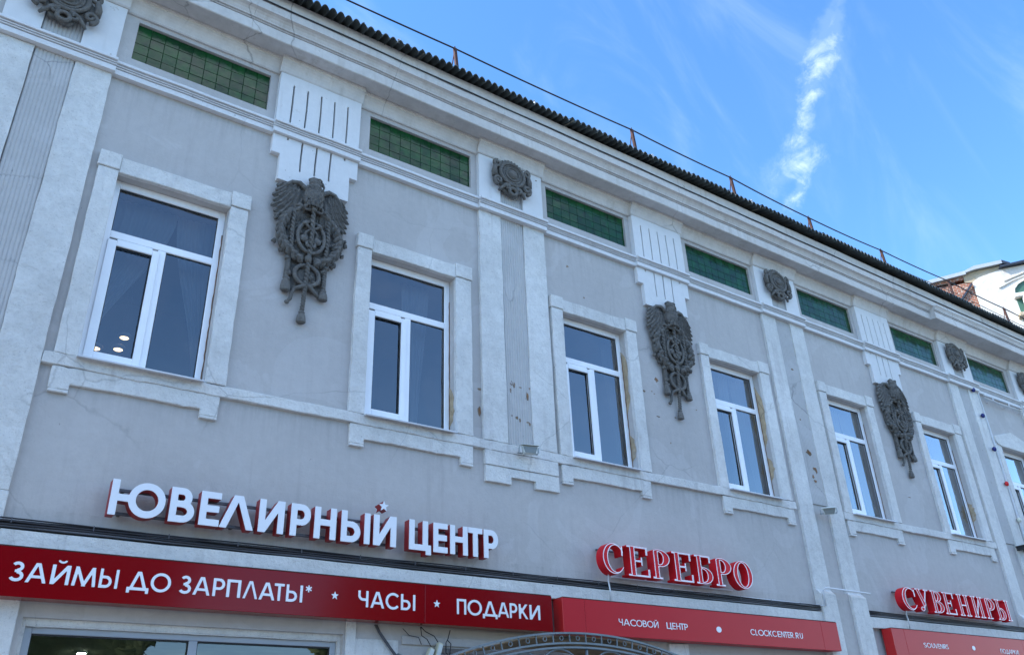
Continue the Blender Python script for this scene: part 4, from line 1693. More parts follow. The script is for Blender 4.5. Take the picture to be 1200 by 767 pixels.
panel_sign('red panel between the pilasters with small white text ЧАСОВОЙ ЦЕНТР and CLOCKCENTER.RU', 7.965, 14.0, 3.240, 3.706, [8.35, 13.55], T2, M['signred_sheen'], lh=(3.394, 3.484), w=0.125)
T3 = [(c, a, b) for c, a, b in (('S', 16.550, 16.640), ('O', 16.655, 16.790), ('U', 16.815, 16.905), ('V', 16.915, 17.020), ('E', 17.035, 17.095), ('N', 17.110, 17.190), ('I', 17.207, 17.224), ('R', 17.238, 17.310), ('S', 17.318, 17.385))]
T3 += [('dot', 18.245, 18.355, 3.418, 3.502)]
T3 += [(c, a, b) for c, a, b in (('П', 19.310, 19.390), ('О', 19.405, 19.520), ('Д', 19.530, 19.640), ('А', 19.645, 19.740), ('Р', 19.752, 19.820), ('К', 19.838, 19.915), ('И', 19.935, 20.025))]
panel_sign('red panel at the far right with small white text SOUVENIRS and ПОДАРКИ', 15.62, 20.9, 3.221, 3.704, [16.0, 20.3], T3, M['signred_sheen'], lh=(3.403, 3.488), w=0.115)

# ================================================================== STUCCO EAGLES
def rotY(a):
    return Matrix.Rotation(a, 3, 'Y')


leaf = MB()
NL = 7
for j in range(NL + 1):
    t = j / NL
    wd_ = 0.5 * sin(pi * min(0.98, t) ** 0.8) * (1 - 0.25 * t) + 0.02
    for i, u in enumerate((-1, -0.5, 0, 0.5, 1)):
        leaf.v.append((u * wd_ * 0.5, -(1 - u * u * 0.9) * 0.5 * sin(pi * (0.08 + 0.84 * t)) + (0.12 if i == 2 else 0), t))
for j in range(NL):
    for i in range(4):
        a = j * 5 + i
        leaf.f.append((a, a + 1, a + 6, a + 5))
        leaf.mi.append(0)
leaf_src = leaf.build('leaf', M['emblem'], None, smooth=True)
feat = MB()
for j in range(9):
    t = j / 8
    wd_ = 1.0 if t < 0.7 else math.sqrt(max(0.0, 1 - ((t - 0.7) / 0.3) ** 2)) + 0.05
    wd_ *= 0.75 + 0.25 * min(1, t * 2)
    for i, u in enumerate((-1, -0.6, -0.08, 0, 0.08, 0.6, 1)):
        yy = -(1 - 0.75 * u * u) * 0.5 * (0.75 + 0.25 * t)
        if i == 3:
            yy -= 0.16
        feat.v.append((u * wd_ * 0.5, yy, t))
for j in range(8):
    for i in range(6):
        a = j * 7 + i
        feat.f.append((a, a + 1, a + 8, a + 7))
        feat.mi.append(0)
feat_src = feat.build('feather', M['emblem'], None, smooth=True)

EZ = 8.20
EM = empty('eagle_relief', (BRK[0], -0.001, EZ))
ELAB = ['dark stucco eagle relief between the first two windows, nearest of three', 'middle stucco eagle relief, between the third and fourth windows', 'farthest stucco eagle relief, between the two farthest matching windows']
tag(EM, ELAB[0], 'relief', 'stucco eagle reliefs')
E_ = M['emblem']


def ellpoly(cx, cz, rx, rz, n=28, jit=0.0):
    return [(cx + rx * cos(2 * pi * i / n) * (1 + random.uniform(-jit, jit)), cz + rz * sin(2 * pi * i / n) * (1 + random.uniform(-jit, jit))) for i in range(n)]


# backing plates (heights are relative to EZ)
m = MB()
m.prism(ellpoly(0.01, 0.10, 0.47, 0.45, 32, 0.02), -0.055, 0.0)
m.prism(ellpoly(0.02, 0.42, 0.38, 0.30, 26, 0.02), -0.052, 0.0)
m.prism([(-0.27, -0.25), (-0.29, -0.62), (-0.17, -0.78), (0.03, -0.72), (0.12, -0.76), (0.31, -0.72), (0.30, -0.25)], -0.035, 0.0)
m.build('backing', E_, EM, bevel=0.02, seg=2)
m = MB()
m.ell((0.01, -0.05, 0.10), (0.33, 0.045, 0.38), nu=24, nv=12)
m.ell((0.02, -0.035, -0.52), (0.16, 0.035, 0.20), nu=16, nv=10)
m.build('shield', E_, EM, smooth=True)
# wreath of laurel leaves: three files of leaves up each side
leaves = []
for side in (-1, 1):
    for i in range(13):
        t = i / 12
        a = radians(-90 + side * (8 + 142 * t))
        cx, cz = 0.012 + 0.42 * cos(a), 0.105 + 0.41 * sin(a)
        tang = a + side * pi / 2
        for rr, tilt in ((-0.065, 0.50), (0.0, 0.0), (0.070, -0.55)):
            px, pz = cx + rr * cos(a), cz + rr * sin(a)
            ang = tang - side * tilt * 1.0 * (1 if rr else 1) * (-1 if rr == 0 else 1)
            leaves.append((px, -0.072 - (0.034 if rr == 0 else 0.010), pz, ang, 0.185 * random.uniform(0.9, 1.1)))
rl = random.Random(11)
for q in range(46):
    a_, r_q = rl.uniform(0, 2 * pi), math.sqrt(rl.uniform(0.02, 1.0))
    fx, fz = 0.01 + 0.33 * r_q * cos(a_), 0.14 + 0.36 * r_q * sin(a_)
    leaves.append((fx, -0.070 + 0.02 * r_q, fz, rl.uniform(0, 2 * pi), rl.uniform(0.07, 0.13)))
for q in range(22):
    a_ = rl.uniform(0, 2 * pi)
    leaves.append((0.012 + 0.50 * cos(a_), -0.050, 0.10 + 0.47 * sin(a_), a_ + rl.uniform(-0.5, 0.5), rl.uniform(0.05, 0.085)))
for q in range(16):
    leaves.append((rl.uniform(-0.22, 0.26), -0.045, rl.uniform(-0.72, -0.30), rl.uniform(0, 2 * pi), rl.uniform(0.06, 0.11)))
for n_, (px, py, pz, ang, ln) in enumerate(leaves):
    o = leaf_src if n_ == 0 else leaf_src.copy()
    if n_:
        COL.objects.link(o)
    o.parent = EM
    o.location = (px, py, pz)
    o.rotation_euler = (random.uniform(-0.12, 0.05), pi / 2 - ang, random.uniform(-0.15, 0.15))
    o.scale = (0.17, 0.150, ln)
m = MB()
m.tube([(0.012 + 0.42 * cos(a), -0.055, 0.105 + 0.41 * sin(a)) for a in [radians(q) for q in range(-240, 61, 12)]], 0.015, 10)
m.ell((0.0, -0.115, -0.29), (0.055, 0.05, 0.055))
m.build('wreath_core', E_, EM, smooth=True)
# eagle: body, neck and turned head are one surface
m = MB()
m.tube([(-0.02, -0.08, 0.52), (-0.03, -0.11, 0.62), (-0.01, -0.130, 0.72), (0.0, -0.135, 0.80), (-0.005, -0.145, 0.87), (0.01, -0.155, 0.93), (0.05, -0.16, 0.955)], 0.12, 14)
# taper by hand
n = 14
rad = [0.07, 0.14, 0.155, 0.14, 0.105, 0.085, 0.05]
for r_i in range(7):
    c = Vector((0, 0, 0))
    for k in range(n):
        c += Vector(m.v[r_i * n + k])
    c /= n
    for k in range(n):
        p = Vector(m.v[r_i * n + k])
        m.v[r_i * n + k] = tuple(c + (p - c) * (rad[r_i] / 0.12))
body = m.build('eagle_body', E_, EM, smooth=True)
s = body.modifiers.new('subsurf', 'SUBSURF')
s.levels = s.render_levels = 1
m = MB()
m.ell((0.000, -0.160, 0.955), (0.098, 0.075, 0.078), rotY(0.35))
m.tube([(0.06, -0.175, 0.985), (0.10, -0.178, 0.965), (0.125, -0.178, 0.925), (0.122, -0.176, 0.885)], 0.036, 10, r1=0.006)
m.tube([(-0.01, -0.215, 1.00), (0.035, -0.230, 1.005), (0.075, -0.215, 0.99)], 0.014, 6)
m.tube([(-0.08, -0.14, 1.0), (-0.03, -0.15, 1.045), (0.05, -0.15, 1.05)], 0.035, 8, r1=0.02)
hd = m.build('eagle_head', E_, EM, smooth=True)
bf = []
for row in range(6):
    for i in range(5):
        u = (i - 2 + (0.5 if row % 2 else 0)) / 2.6
        if abs(u) < 0.95:
            bf.append((u * 0.135 - 0.01, -0.125 - 0.130 * math.sqrt(1 - u * u), 0.86 - row * 0.052))
for (px, py, pz) in bf:
    o = feat_src.copy()
    COL.objects.link(o)
    o.parent = body
    o.location = (px, py, pz)
    o.rotation_euler = (-0.22, pi, px * 1.5)
    o.scale = (0.062, 0.045, 0.085)
m = MB()
for sx in (-1, 1):
    m.tube([(sx * 0.07 - 0.01, -0.15, 0.68), (sx * 0.09, -0.19, 0.60), (sx * 0.06, -0.19, 0.55)], 0.035, 8, r1=0.028)
    for q in (-0.04, 0, 0.04):
        m.tube([(sx * 0.07 + q * 0.6, -0.19, 0.57), (sx * 0.07 + q, -0.215, 0.53), (sx * 0.07 + q * 1.1, -0.19, 0.49)], 0.018, 6, r1=0.008)
m.build('talons', E_, EM, smooth=True)
# wings: a rounded shoulder carrying rows of overlapping feathers that hang down and outwards
for side in (-1, 1):
    Wg = MB()
    wcx, wcz, wrx, wrz, tl_ = side * 0.270, 0.630, 0.220, 0.325, side * 0.20
    Wg.ell((wcx, -0.05, wcz), (wrx * 0.98, 0.075, wrz * 0.98), rotY(tl_), nu=22, nv=14)
    edge = [(side * 0.07, -0.125, 0.74), (side * 0.13, -0.14, 0.84), (side * 0.22, -0.135, 0.905), (side * 0.32, -0.115, 0.90), (side * 0.41, -0.095, 0.82), (side * 0.475, -0.075, 0.70)]
    Wg.tube(edge, 0.040, 10, r1=0.026)
    Wg = Wg.build('wing', E_, EM, smooth=True)
    fs_ = []
    for row in range(7):
        v = 0.74 - row * 0.235                  # from the shoulder (+) to the tip (-)
        half = math.sqrt(max(0.05, 1 - v * v))
        cnt = 5 if row in (0, 6) else 6
        for i in range(cnt):
            u = (-0.86 + 1.72 * (i + (0.25 if row % 2 else 0)) / (cnt - 0.6)) * half
            if abs(u) > half:
                continue
            lx, lz = u * wrx, v * wrz
            px = wcx + lx * cos(tl_) + lz * sin(tl_)
            pz = wcz - lx * sin(tl_) + lz * cos(tl_)
            dn = -90 - (-u / max(half, 0.3)) * 14 * side * side - side * -22
            ln = (0.115, 0.125, 0.14, 0.16, 0.18, 0.19, 0.16)[row]
            fs_.append((px, -0.052 - 0.070 * math.sqrt(max(0, 1 - u * u - v * v * 0.8)) - 0.003 * (i % 2), pz, radians(dn + (u * 22)), ln, 0.072))
    for n_, (px, py, pz, ang, ln, fw_) in enumerate(fs_):
        o = feat_src if (n_ == 0 and side < 0) else feat_src.copy()
        if not (n_ == 0 and side < 0):
            COL.objects.link(o)
        o.parent = Wg
        o.location = (px, py, pz)
        o.rotation_euler = (-0.16, pi / 2 - ang, 0.05 * side)
        o.scale = (fw_, 0.060, ln)


def rope(pts, r, name, parent, twist=9, n=40):
    """two strands wound round each other"""
    m = MB()
    P = [Vector(p) for p in pts]
    for ph in (0, pi):
        q = []
        for i in range(n + 1):
            t = i / n * (len(P) - 1)
            k = min(int(t), len(P) - 2)
            c = P[k].lerp(P[k + 1], t - k)
            a = ph + twist * 2 * pi * i / n
            q.append(c + Vector((cos(a) * r * 0.6, sin(a) * r * 0.6, 0)))
        m.tube(q, r * 0.75, 6)
    return m.build(name, E_, parent, smooth=True)


rope([(-0.255, -0.12, 0.50), (-0.262, -0.125, 0.10), (-0.25, -0.11, -0.25)], 0.026, 'rope', EM, 6)
rope([(0.255, -0.12, 0.46), (0.262, -0.125, 0.10), (0.25, -0.11, -0.25)], 0.026, 'rope', EM, 6)
rope([(-0.255, -0.06, -0.25), (-0.255, -0.055, -0.58)], 0.03, 'rope', EM, 5)
rope([(0.27, -0.06, -0.25), (0.27, -0.055, -0.66)], 0.03, 'rope', EM, 5)
rope([(0.0, -0.16, 0.62), (0.01, -0.17, 0.10), (0.01, -0.12, -0.35), (0.005, -0.085, -0.75), (0.0, -0.06, -1.06)], 0.026, 'staff', EM, 14, 90)


def tassel(x, zt, zb, wd_, y=-0.06):
    m = MB()
    n = 16
    L = zt - zb
    prof = [(0.30, 0), (0.42, 0.05), (0.34, 0.16), (0.55, 0.24), (0.62, 0.30), (0.52, 0.36), (0.66, 0.46), (0.80, 0.7), (0.84, 0.94), (0.6, 1.0)]
    for r_, t in prof:
        for k in range(n):
            a = 2 * pi * k / n
            fl = 1 + (0.10 if (k % 2 and t > 0.4) else 0)
            m.v.append((x + cos(a) * r_ * wd_ / 2 * fl, y + sin(a) * r_ * wd_ / 2 * 0.8 * fl, zt - L * t))
    for j in range(len(prof) - 1):
        for k in range(n):
            m.f.append((j * n + k, (j + 1) * n + k, (j + 1) * n + (k + 1) % n, j * n + (k + 1) % n))
            m.mi.append(0)
    m.f.append(tuple((len(prof) - 1) * n + k for k in range(n)))
    m.mi.append(0)
    m.build('tassel', E_, EM, smooth=False)


tassel(-0.258, -0.55, -0.84, 0.15)
tassel(0.275, -0.63, -0.84, 0.15)
tassel(0.0, -1.03, -1.25, 0.145, -0.055)


def loop(cx, cz, rx, rz, r, y, name, n=32, r2=None):
    m = MB()
    m.tube([(cx + rx * cos(2 * pi * i / n), y, cz + rz * sin(2 * pi * i / n)) for i in range(n)], r, 8, closed=True)
    return m.build(name, E_, EM, smooth=True)


loop(0.015, 0.06, 0.195, 0.25, 0.028, -0.125, 'oval_ring')
loop(0.015, -0.53, 0.175, 0.155, 0.030, -0.085, 'hanging_ring')
m = MB()
for sx in (-1, 1):   # twin serpents winding round the staff
    m.tube([(0.012 + sx * 0.10 * sin(t * pi * 2.2 + 0.5) * (0.5 + 0.5 * t), -0.135 - 0.02 * cos(t * 7), -0.12 + 0.36 * t) for t in [i / 20 for i in range(21)]], 0.026, 7, r1=0.02)
    m.ell((0.01 + sx * 0.10, -0.15, 0.26), (0.05, 0.035, 0.035), rotY(sx * 0.5))
    m.ell((0.01 + sx * 0.09, -0.12, 0.02), (0.07, 0.04, 0.06))
m.build('serpents', E_, EM, smooth=True)
m = MB()
for sx in (-1, 1):   # bow under the claws
    m.tube([(0, -0.17, 0.50), (sx * 0.06, -0.19, 0.545), (sx * 0.13, -0.18, 0.53), (sx * 0.12, -0.17, 0.475), (sx * 0.05, -0.17, 0.485), (0, -0.17, 0.50)], 0.024, 7)
    m.tube([(sx * 0.12, -0.15, 0.50), (sx * 0.20, -0.14, 0.535), (sx * 0.27, -0.12, 0.50)], 0.034, 7, r1=0.026)
m.ell((0, -0.19, 0.50), (0.04, 0.035, 0.045))
m.build('bow', E_, EM, smooth=True)
m = MB()
m.tube([(0.03, -0.10, -0.69), (-0.05, -0.085, -0.72), (-0.13, -0.07, -0.76), (-0.165, -0.06, -0.84), (-0.175, -0.055, -0.93), (-0.215, -0.05, -0.98)], 0.032, 8, r1=0.024)
m.tube([(0.0, -0.10, -0.69), (0.08, -0.085, -0.70), (0.15, -0.07, -0.76), (0.22, -0.06, -0.80)], 0.034, 8, r1=0.026)
m.ell((-0.215, -0.05, -0.985), (0.034, 0.026, 0.03))
m.build('ribbon', E_, EM, smooth=True)
for k in (1, 2):
    cp_ = copy_tree(EM, (BRK[k], -0.001, EZ), ELAB[k])
    rj = random.Random(k)
    for ch in cp_.children:
        if ch.name.startswith('leaf'):
            ch.rotation_euler = [e + rj.uniform(-0.22, 0.22) for e in ch.rotation_euler]
            ch.scale = [e * rj.uniform(0.82, 1.15) for e in ch.scale]

# ================================================================== ROUND CARTOUCHES
CM = empty('cartouche', (PIL[1] - 0.035, -0.076, 10.70))
CLAB = ['dark stucco cartouche cut by the top left corner of the picture', 'dark stucco cartouche on the pilaster beside the third tile panel, second from left',
        'dark stucco cartouche on the pilaster between the fourth and fifth tile panels', 'small far stucco cartouche above the lamp hung pilaster', 'last stucco cartouche at the right edge of the picture']
tag(CM, CLAB[1], 'cartouche', 'stucco cartouches')
pl = []
for i in range(72):
    a = 2 * pi * i / 72
    r_ = 0.325 + 0.035 * cos(4 * a) * (1 if sin(a) < 0.3 else 0.3) + 0.022 * sin(9 * a + 1) + (0.02 if sin(a) < -0.6 else 0)
    pl.append((r_ * 1.02 * cos(a), r_ * 0.98 * sin(a)))
MB().prism(pl, -0.06, 0.0).build('plate', E_, CM, bevel=0.015, seg=2)
m = MB()
m.ell((0, -0.055, 0.06), (0.27, 0.05, 0.25), nu=28, nv=12)
m.build('shield', E_, CM, smooth=True)
m = MB()
m.ell((0, -0.075, 0.06), (0.105, 0.085, 0.10), nu=20, nv=12)
m.build('boss', E_, CM, smooth=True)


def cring(rx, rz, r, y, name, cz=0.06, cx=0.0):
    m = MB()
    m.tube([(cx + rx * cos(2 * pi * i / 32), y, cz + rz * sin(2 * pi * i / 32)) for i in range(32)], r, 8, closed=True)
    m.build(name, E_, CM, smooth=True)


cring(0.135, 0.13, 0.016, -0.100, 'ring')
cring(0.185, 0.175, 0.014, -0.092, 'ring')
cring(0.245, 0.225, 0.034, -0.090, 'rim')
cring(0.075, 0.065, 0.030, -0.095, 'pendant_ring', -0.30)


def scroll(cx, cz, r0, a0, turns, side, rr, y=-0.085):
    pts = []
    n = 22
    for i in range(n + 1):
        t = i / n
        a = a0 + side * turns * 2 * pi * t
        r_ = r0 * (1 - 0.75 * t)
        pts.append((cx + r_ * cos(a), y - 0.02 * t, cz + r_ * sin(a)))
    m = MB()
    m.tube(pts, rr, 8, r1=rr * 0.7)
    return m


for sx in (-1, 1):
    scroll(sx * 0.305, 0.19, 0.075, pi / 2, 1.3, -sx, 0.032).build('scroll', E_, CM, smooth=True)
    scroll(sx * 0.30, -0.16, 0.09, -pi / 2, 1.3, sx, 0.034).build('scroll', E_, CM, smooth=True)
    scroll(sx * 0.12, -0.235, 0.06, pi, 1.2, sx, 0.026).build('scroll', E_, CM, smooth=True)
    m = MB()
    m.tube([(sx * 0.06, -0.08, -0.18), (sx * 0.16, -0.085, -0.22), (sx * 0.24, -0.07, -0.30), (sx * 0.27, -0.055, -0.345)], 0.04, 8, r1=0.022)
    m.tube([(sx * 0.345, -0.08, 0.13), (sx * 0.37, -0.085, 0.03), (sx * 0.36, -0.08, -0.09)], 0.042, 8, r1=0.05)
    m.build('strap', E_, CM, smooth=True)
for i in range(11):
    a = radians(28 + 124 * i / 10)
    o = leaf_src.copy()
    COL.objects.link(o)
    o.parent = CM
    o.location = (0.235 * cos(a), -0.085, 0.06 + 0.225 * sin(a))
    o.rotation_euler = (-0.25, pi / 2 - a, 0)
    o.scale = (0.13, 0.07, 0.095)
for q, k in ((0, 0), (2, 2), (3, 3), (4, 4)):
    copy_tree(CM, (PIL[k] - 0.035, -0.076, 10.70), CLAB[q])

# ================================================================== CABLES, CONDUIT, LAMPS ON THE WALL
def cable_run(label, xa, xb, cat='cables'):
    R = empty('cable_run', (xa, -0.10, 3.92))
    tag(R, label, cat)
    MB().box(0, xb - xa, -0.012, 0.095, -0.012, 0.0).build('shelf', M['rail'], R)
    for i, (dy, dz, r) in enumerate(((-0.012, 0.014, 0.013), (0.010, 0.030, 0.014), (-0.014, 0.045, 0.011), (0.012, 0.060, 0.010), (-0.006, 0.072, 0.008))):
        n = int((xb - xa) / 0.35)
        pts = []
        for k in range(n + 1):
            t = k / n
            pts.append((t * (xb - xa), dy + 0.003 * sin(k * 1.7 + i), dz + 0.005 * sin(k * 0.9 + i * 2) * (0 if k in (0, n) else 1)))
        m = MB()
        m.tube(pts, r, 6)
        m.build('cable', M['cable'], R, smooth=True)
    n = int((xb - xa) / 0.75)
    cl = None
    for k in range(n):
        loc = (0.35 + k * 0.75, -0.03, 0.035)
        if cl is None:
            cl = MB().box(-0.005, 0.005, -0.004, 0.0, -0.008, 0.045).build('clip', M['rail'], R, loc=loc)
        else:
            share(cl, R, loc)


cable_run('black cable bundle running along the wall above the first two red panels', XL + 0.1, 13.80 - 0.03)
cable_run('black cable bundle running above the far right red panel', 15.165, 20.80)

# white conduit hopping over the pilaster
C_ = empty('conduit', (13.97, -0.20, 4.0))
tag(C_, 'thin white conduit bent over the pilaster between the red signs', 'conduit')
m = MB()
m.tube([(-0.12, 0.03, -0.02), (-0.12, 0.03, 0.24), (-0.10, 0.0, 0.275), (-0.06, -0.02, 0.285), (0.4, -0.02, 0.283), (0.8, -0.025, 0.280), (1.20, -0.02, 0.275)], 0.018, 8)
m.build('pipe', M['whiteplastic'], C_, smooth=True)
MB().tube([(-4.6, 0.115, 0.005), (-2.0, 0.115, 0.002), (-0.2, 0.115, 0.0), (-0.14, 0.03, -0.01)], 0.010, 6).build('pipe', M['whiteplastic'], C_, smooth=True)
for x, y, lb in ((8.86, 4.10, 'short white cable drop under the С of СЕРЕБРО'), (16.30, 4.07, 'far white cable drop below the СУВЕНИРЫ letters')):
    m = MB()
    m.tube([(x, -0.18, y), (x + 0.02, -0.14, y - 0.08), (x + 0.03, -0.150, y - 0.22), (x + 0.04, -0.13, 3.74)], 0.013, 6)
    o = m.build('cable_drop', M['whiteplastic'], None, smooth=True)
    tag(o, lb, 'cable')


def floodlight(loc, rz, rx, label):
    F = empty('floodlight', loc)
    F.rotation_euler = (0, 0, rz)
    tag(F, label, 'floodlight', 'small white floodlights on the pilasters')
    b = MB()
    # trapezoid housing, open glass below/front
    b.add([(-0.13, -0.05, 0.06), (0.13, -0.05, 0.06), (0.10, 0.05, 0.05), (-0.10, 0.05, 0.05), (-0.09, -0.07, -0.06), (0.09, -0.07, -0.06), (0.07, 0.05, -0.06), (-0.07, 0.05, -0.06)],
          [(0, 1, 2, 3), (4, 7, 6, 5), (0, 4, 5, 1), (1, 5, 6, 2), (2, 6, 7, 3), (3, 7, 4, 0)])
    body = b.build('housing', M['milkwhite'], F, bevel=0.008)
    body.rotation_euler = (rx, 0, 0)
    vis = MB().box(-0.14, 0.14, -0.085, 0.05, 0.062, 0.070).build('visor', M['milkwhite'], F, bevel=0.003)
    vis.rotation_euler = (rx, 0, 0)
    gl_ = MB()
    gl_.add([(-0.112, -0.0575, 0.045), (0.112, -0.0575, 0.045), (0.082, -0.0725, -0.05), (-0.082, -0.0725, -0.05)], [(0, 3, 2, 1)])
    g2 = gl_.build('lens', M['lens'], F)
    g2.rotation_euler = (rx, 0, 0)
    g2.location = (0, -0.003, 0)
    m = MB()
    m.box(-0.155, -0.145, -0.02, 0.02, -0.03, 0.04).box(0.145, 0.155, -0.02, 0.02, -0.03, 0.04).box(-0.155, 0.155, 0.055, 0.065, -0.04, -0.02)
    m.box(-0.155, -0.145, 0.02, 0.065, -0.04, -0.02).box(0.145, 0.155, 0.02, 0.065, -0.04, -0.02)
    m.tube([(-0.02, 0.06, -0.03), (-0.02, 0.14, -0.01)], 0.018, 8)
    m.build('bracket', M['galv'], F)
    return F


M['milkwhite'] = simple('off_white_lamp_housing', (0.62, 0.66, 0.62), 0.45)
M['lens'] = simple('lamp_lens', (0.22, 0.23, 0.21), 0.15)
floodlight((7.50, -0.215, 5.74), -0.25, 0.15, 'white floodlight on the sill line of the pilaster with the notched base')
floodlight((14.47, -0.20, 5.74), -0.75, 0.35, 'white floodlight turned sideways on the pilaster between the red signs')

# garland of coloured lamps
GL = [('blueglass', 21.87, 9.87, 'topmost dark blue glass lamp on the far pilaster'), ('blueglass', 21.95, 9.18, 'middle dark blue glass lamp on the far pilaster'),
      ('blueglass', 22.0, 8.30, 'lowest dark blue glass lamp on the far pilaster'), ('redglass', 22.07, 7.42, 'bright red glass lamp on the far pilaster'),
      ('milkglass', 22.12, 6.53, 'milky white glass lamp on the far pilaster')]
for mt, x, z, lb in GL:
    o = empty('coloured_lamp', (x, -0.07, z))
    tag(o, lb, 'lamp', 'coloured lamps hung down the far pilaster')
    MB().tube([(0, 0.0, 0.0), (0, -0.02, 0.0)], 0.03, 10).build('socket', M['gasket'], o)
    m = MB()
    m.ell((0, -0.045, -0.01), (0.052, 0.048, 0.062), nu=14, nv=10)
    m.build('bulb', M[mt], o, smooth=True)
o = MB()
o.tube([(22.16, -0.085, 10.0), (22.22, -0.03, 9.8), (22.24, -0.03, 9.2), (22.27, -0.03, 8.4), (22.26, -0.03, 7.4), (22.28, -0.03, 6.4), (22.27, -0.03, 4.1)], 0.034, 8)
o = o.build('downpipe_cable', M['whiteplastic'], None, smooth=True)
tag(o, 'pale conduit running down beside the far lamp hung pilaster', 'conduit')
o = MB()
o.tube([(22.25, -0.16, 9.78), (23.0, -0.16, 9.80), (24.3, -0.16, 9.79)], 0.02, 7).tube([(22.25, -0.16, 9.72), (23.0, -0.15, 9.71), (24.3, -0.16, 9.73)], 0.012, 6)
for x in (22.6, 23.4, 24.2):
    o.box(x, x + 0.04, -0.19, -0.01, 9.69, 9.705).box(x, x + 0.04, -0.19, -0.18, 9.705, 9.80)
o = o.build('cable_tray', M['whiteplastic'], None, smooth=False)
tag(o, 'pale cables on brackets under the last tile panel', 'cables')
o = MB()
o.box(21.64, 22.02, -0.35, -0.05, 5.83, 5.855)
o.box(21.66, 21.69, -0.33, -0.055, 5.75, 5.83).box(21.97, 22.0, -0.33, -0.055, 5.75, 5.83)
o = o.build('wall_shelf', M['gasket'], None, bevel=0.004)
tag(o, 'small black metal bracket shelf low on the far pilaster', 'bracket')

# loose ends and yellowed boxes under the dark red panel
for i, (x, z, r_, lb) in enumerate(((6.06, 2.93, 0.30, 'right hand yellowed plastic box hanging under the dark red panel'), (5.93, 2.87, 0.42, 'left hand yellowed plastic box hanging under the dark red panel'))):
    J = empty('junction_box', (x, -0.08, z))
    J.rotation_euler = (0, r_, 0)
    tag(J, lb, 'box', 'yellowed boxes under the dark red panel')
    MB().box(-0.035, 0.035, -0.04, 0.04, -0.14, 0.12).build('case', M['fluor'], J, bevel=0.012, seg=2)
    MB().box(-0.028, 0.028, -0.048, -0.041, -0.13, 0.10).build('cover', M['milkwhite'], J, bevel=0.004)
m = MB()
m.tube([(5.81, -0.10, 3.22), (5.88, -0.09, 3.17), (6.0, -0.10, 3.12), (6.05, -0.11, 3.05)], 0.006, 5)
m.tube([(5.81, -0.10, 3.22), (5.83, -0.09, 3.12), (5.90, -0.10, 3.08), (5.97, -0.10, 2.98), (5.95, -0.10, 2.8)], 0.006, 5)
m.tube([(5.6, -0.03, 3.2), (5.68, -0.05, 3.12), (5.80, -0.07, 3.10), (5.84, -0.07, 3.02)], 0.005, 5)
m.tube([(6.23, -0.10, 3.20), (6.2, -0.10, 3.1), (6.17, -0.10, 3.05), (6.17, -0.10, 2.93), (6.22, -0.10, 2.90), (6.24, -0.10, 3.04), (6.19, -0.10, 3.08)], 0.007, 5)
o = m.build('loose_wires', M['cable'], None, smooth=True)
tag(o, 'tangled loose black wires hanging under the dark red panel joint', 'wires')
m = MB()
for dx in (0.0, 0.022):
    m.tube([(5.22 + dx, -0.04, 3.22), (5.27 + dx, -0.04, 3.14), (5.40 + dx, -0.04, 2.99), (5.52 + dx, -0.04, 2.86), (5.60 + dx, -0.04, 2.5)], 0.010, 6)
o = m.build('wall_cable', M['rail'], None, smooth=True)
tag(o, 'pair of grey cables slanting down the wall right of the shop window', 'cables')

# ================================================================== ROOF EDGE WIRE
POSTS = [(2.0, 12.64), (6.107, 12.712), (10.20, 12.794), (13.05, 12.781), (15.65, 12.693), (18.47, 12.756), (21.51, 12.810), (24.34, 12.780), (28.0, 12.8)]
PL = ['', 'leftmost rusty post in view on the roof edge, holding the wire', 'second rusty roof post from the left', 'third rusty roof post from the left', 'fourth rusty roof post, above the far windows',
      'fifth rusty roof post from the left', 'rusty roof post standing in front of the brick gable', 'rusty roof post nearest the right edge of the picture', '']
for i, (x, z) in enumerate(POSTS):
    if i in (0, 8):
        continue
    p = empty('roof_post', (x, -0.5, 12.02))
    tag(p, PL[i], 'post', 'rusty posts holding the roof edge wire')
    h = z - 12.02
    m = MB()
    m.tube([(0.05, -0.02, -0.02), (0.0, 0.0, h)], 0.034, 4)
    m.build('leg', M['rust'], p)
    MB().tube([(-0.02, 0.16, 0.03), (0.0, 0.0, h - 0.02)], 0.010, 4).build('stay', M['rust'], p)
    MB().tube([(0, 0, h - 0.03), (0, 0, h + 0.05)], 0.010, 6).build('hook', M['rust'], p)
m = MB()
W_ = [(-6, -0.5, 12.55)] + [(x, -0.5, z) for x, z in POSTS] + [(34, -0.5, 12.8)]
pts = []
for a, b in zip(W_, W_[1:]):
    for k in range(6):
        t = k / 6
        pts.append((a[0] + (b[0] - a[0]) * t, -0.5, a[2] + (b[2] - a[2]) * t - 0.05 * 4 * t * (1 - t) * 0.5))
pts.append(W_[-1])
m.tube(pts, 0.016, 6)
o = m.build('roof_wire', M['cable'], None, smooth=True)
tag(o, 'thick black wire strung post to post along the roof edge', 'wire')
m = MB()
m.tube([(4.0, -0.66, 12.06), (8, -0.66, 12.10), (12, -0.62, 12.20), (16, -0.6, 12.20), (19.39, -0.6, 12.292), (20.24, -0.6, 12.329), (21.83, -0.6, 12.37), (22.7, -0.6, 12.35), (26, -0.6, 12.3), (31, -0.6, 12.35)], 0.008, 5)
o = m.build('roof_wire', M['cable'], None, smooth=True)
tag(o, 'thin lower wire lying just above the corrugated roof edge', 'wire')
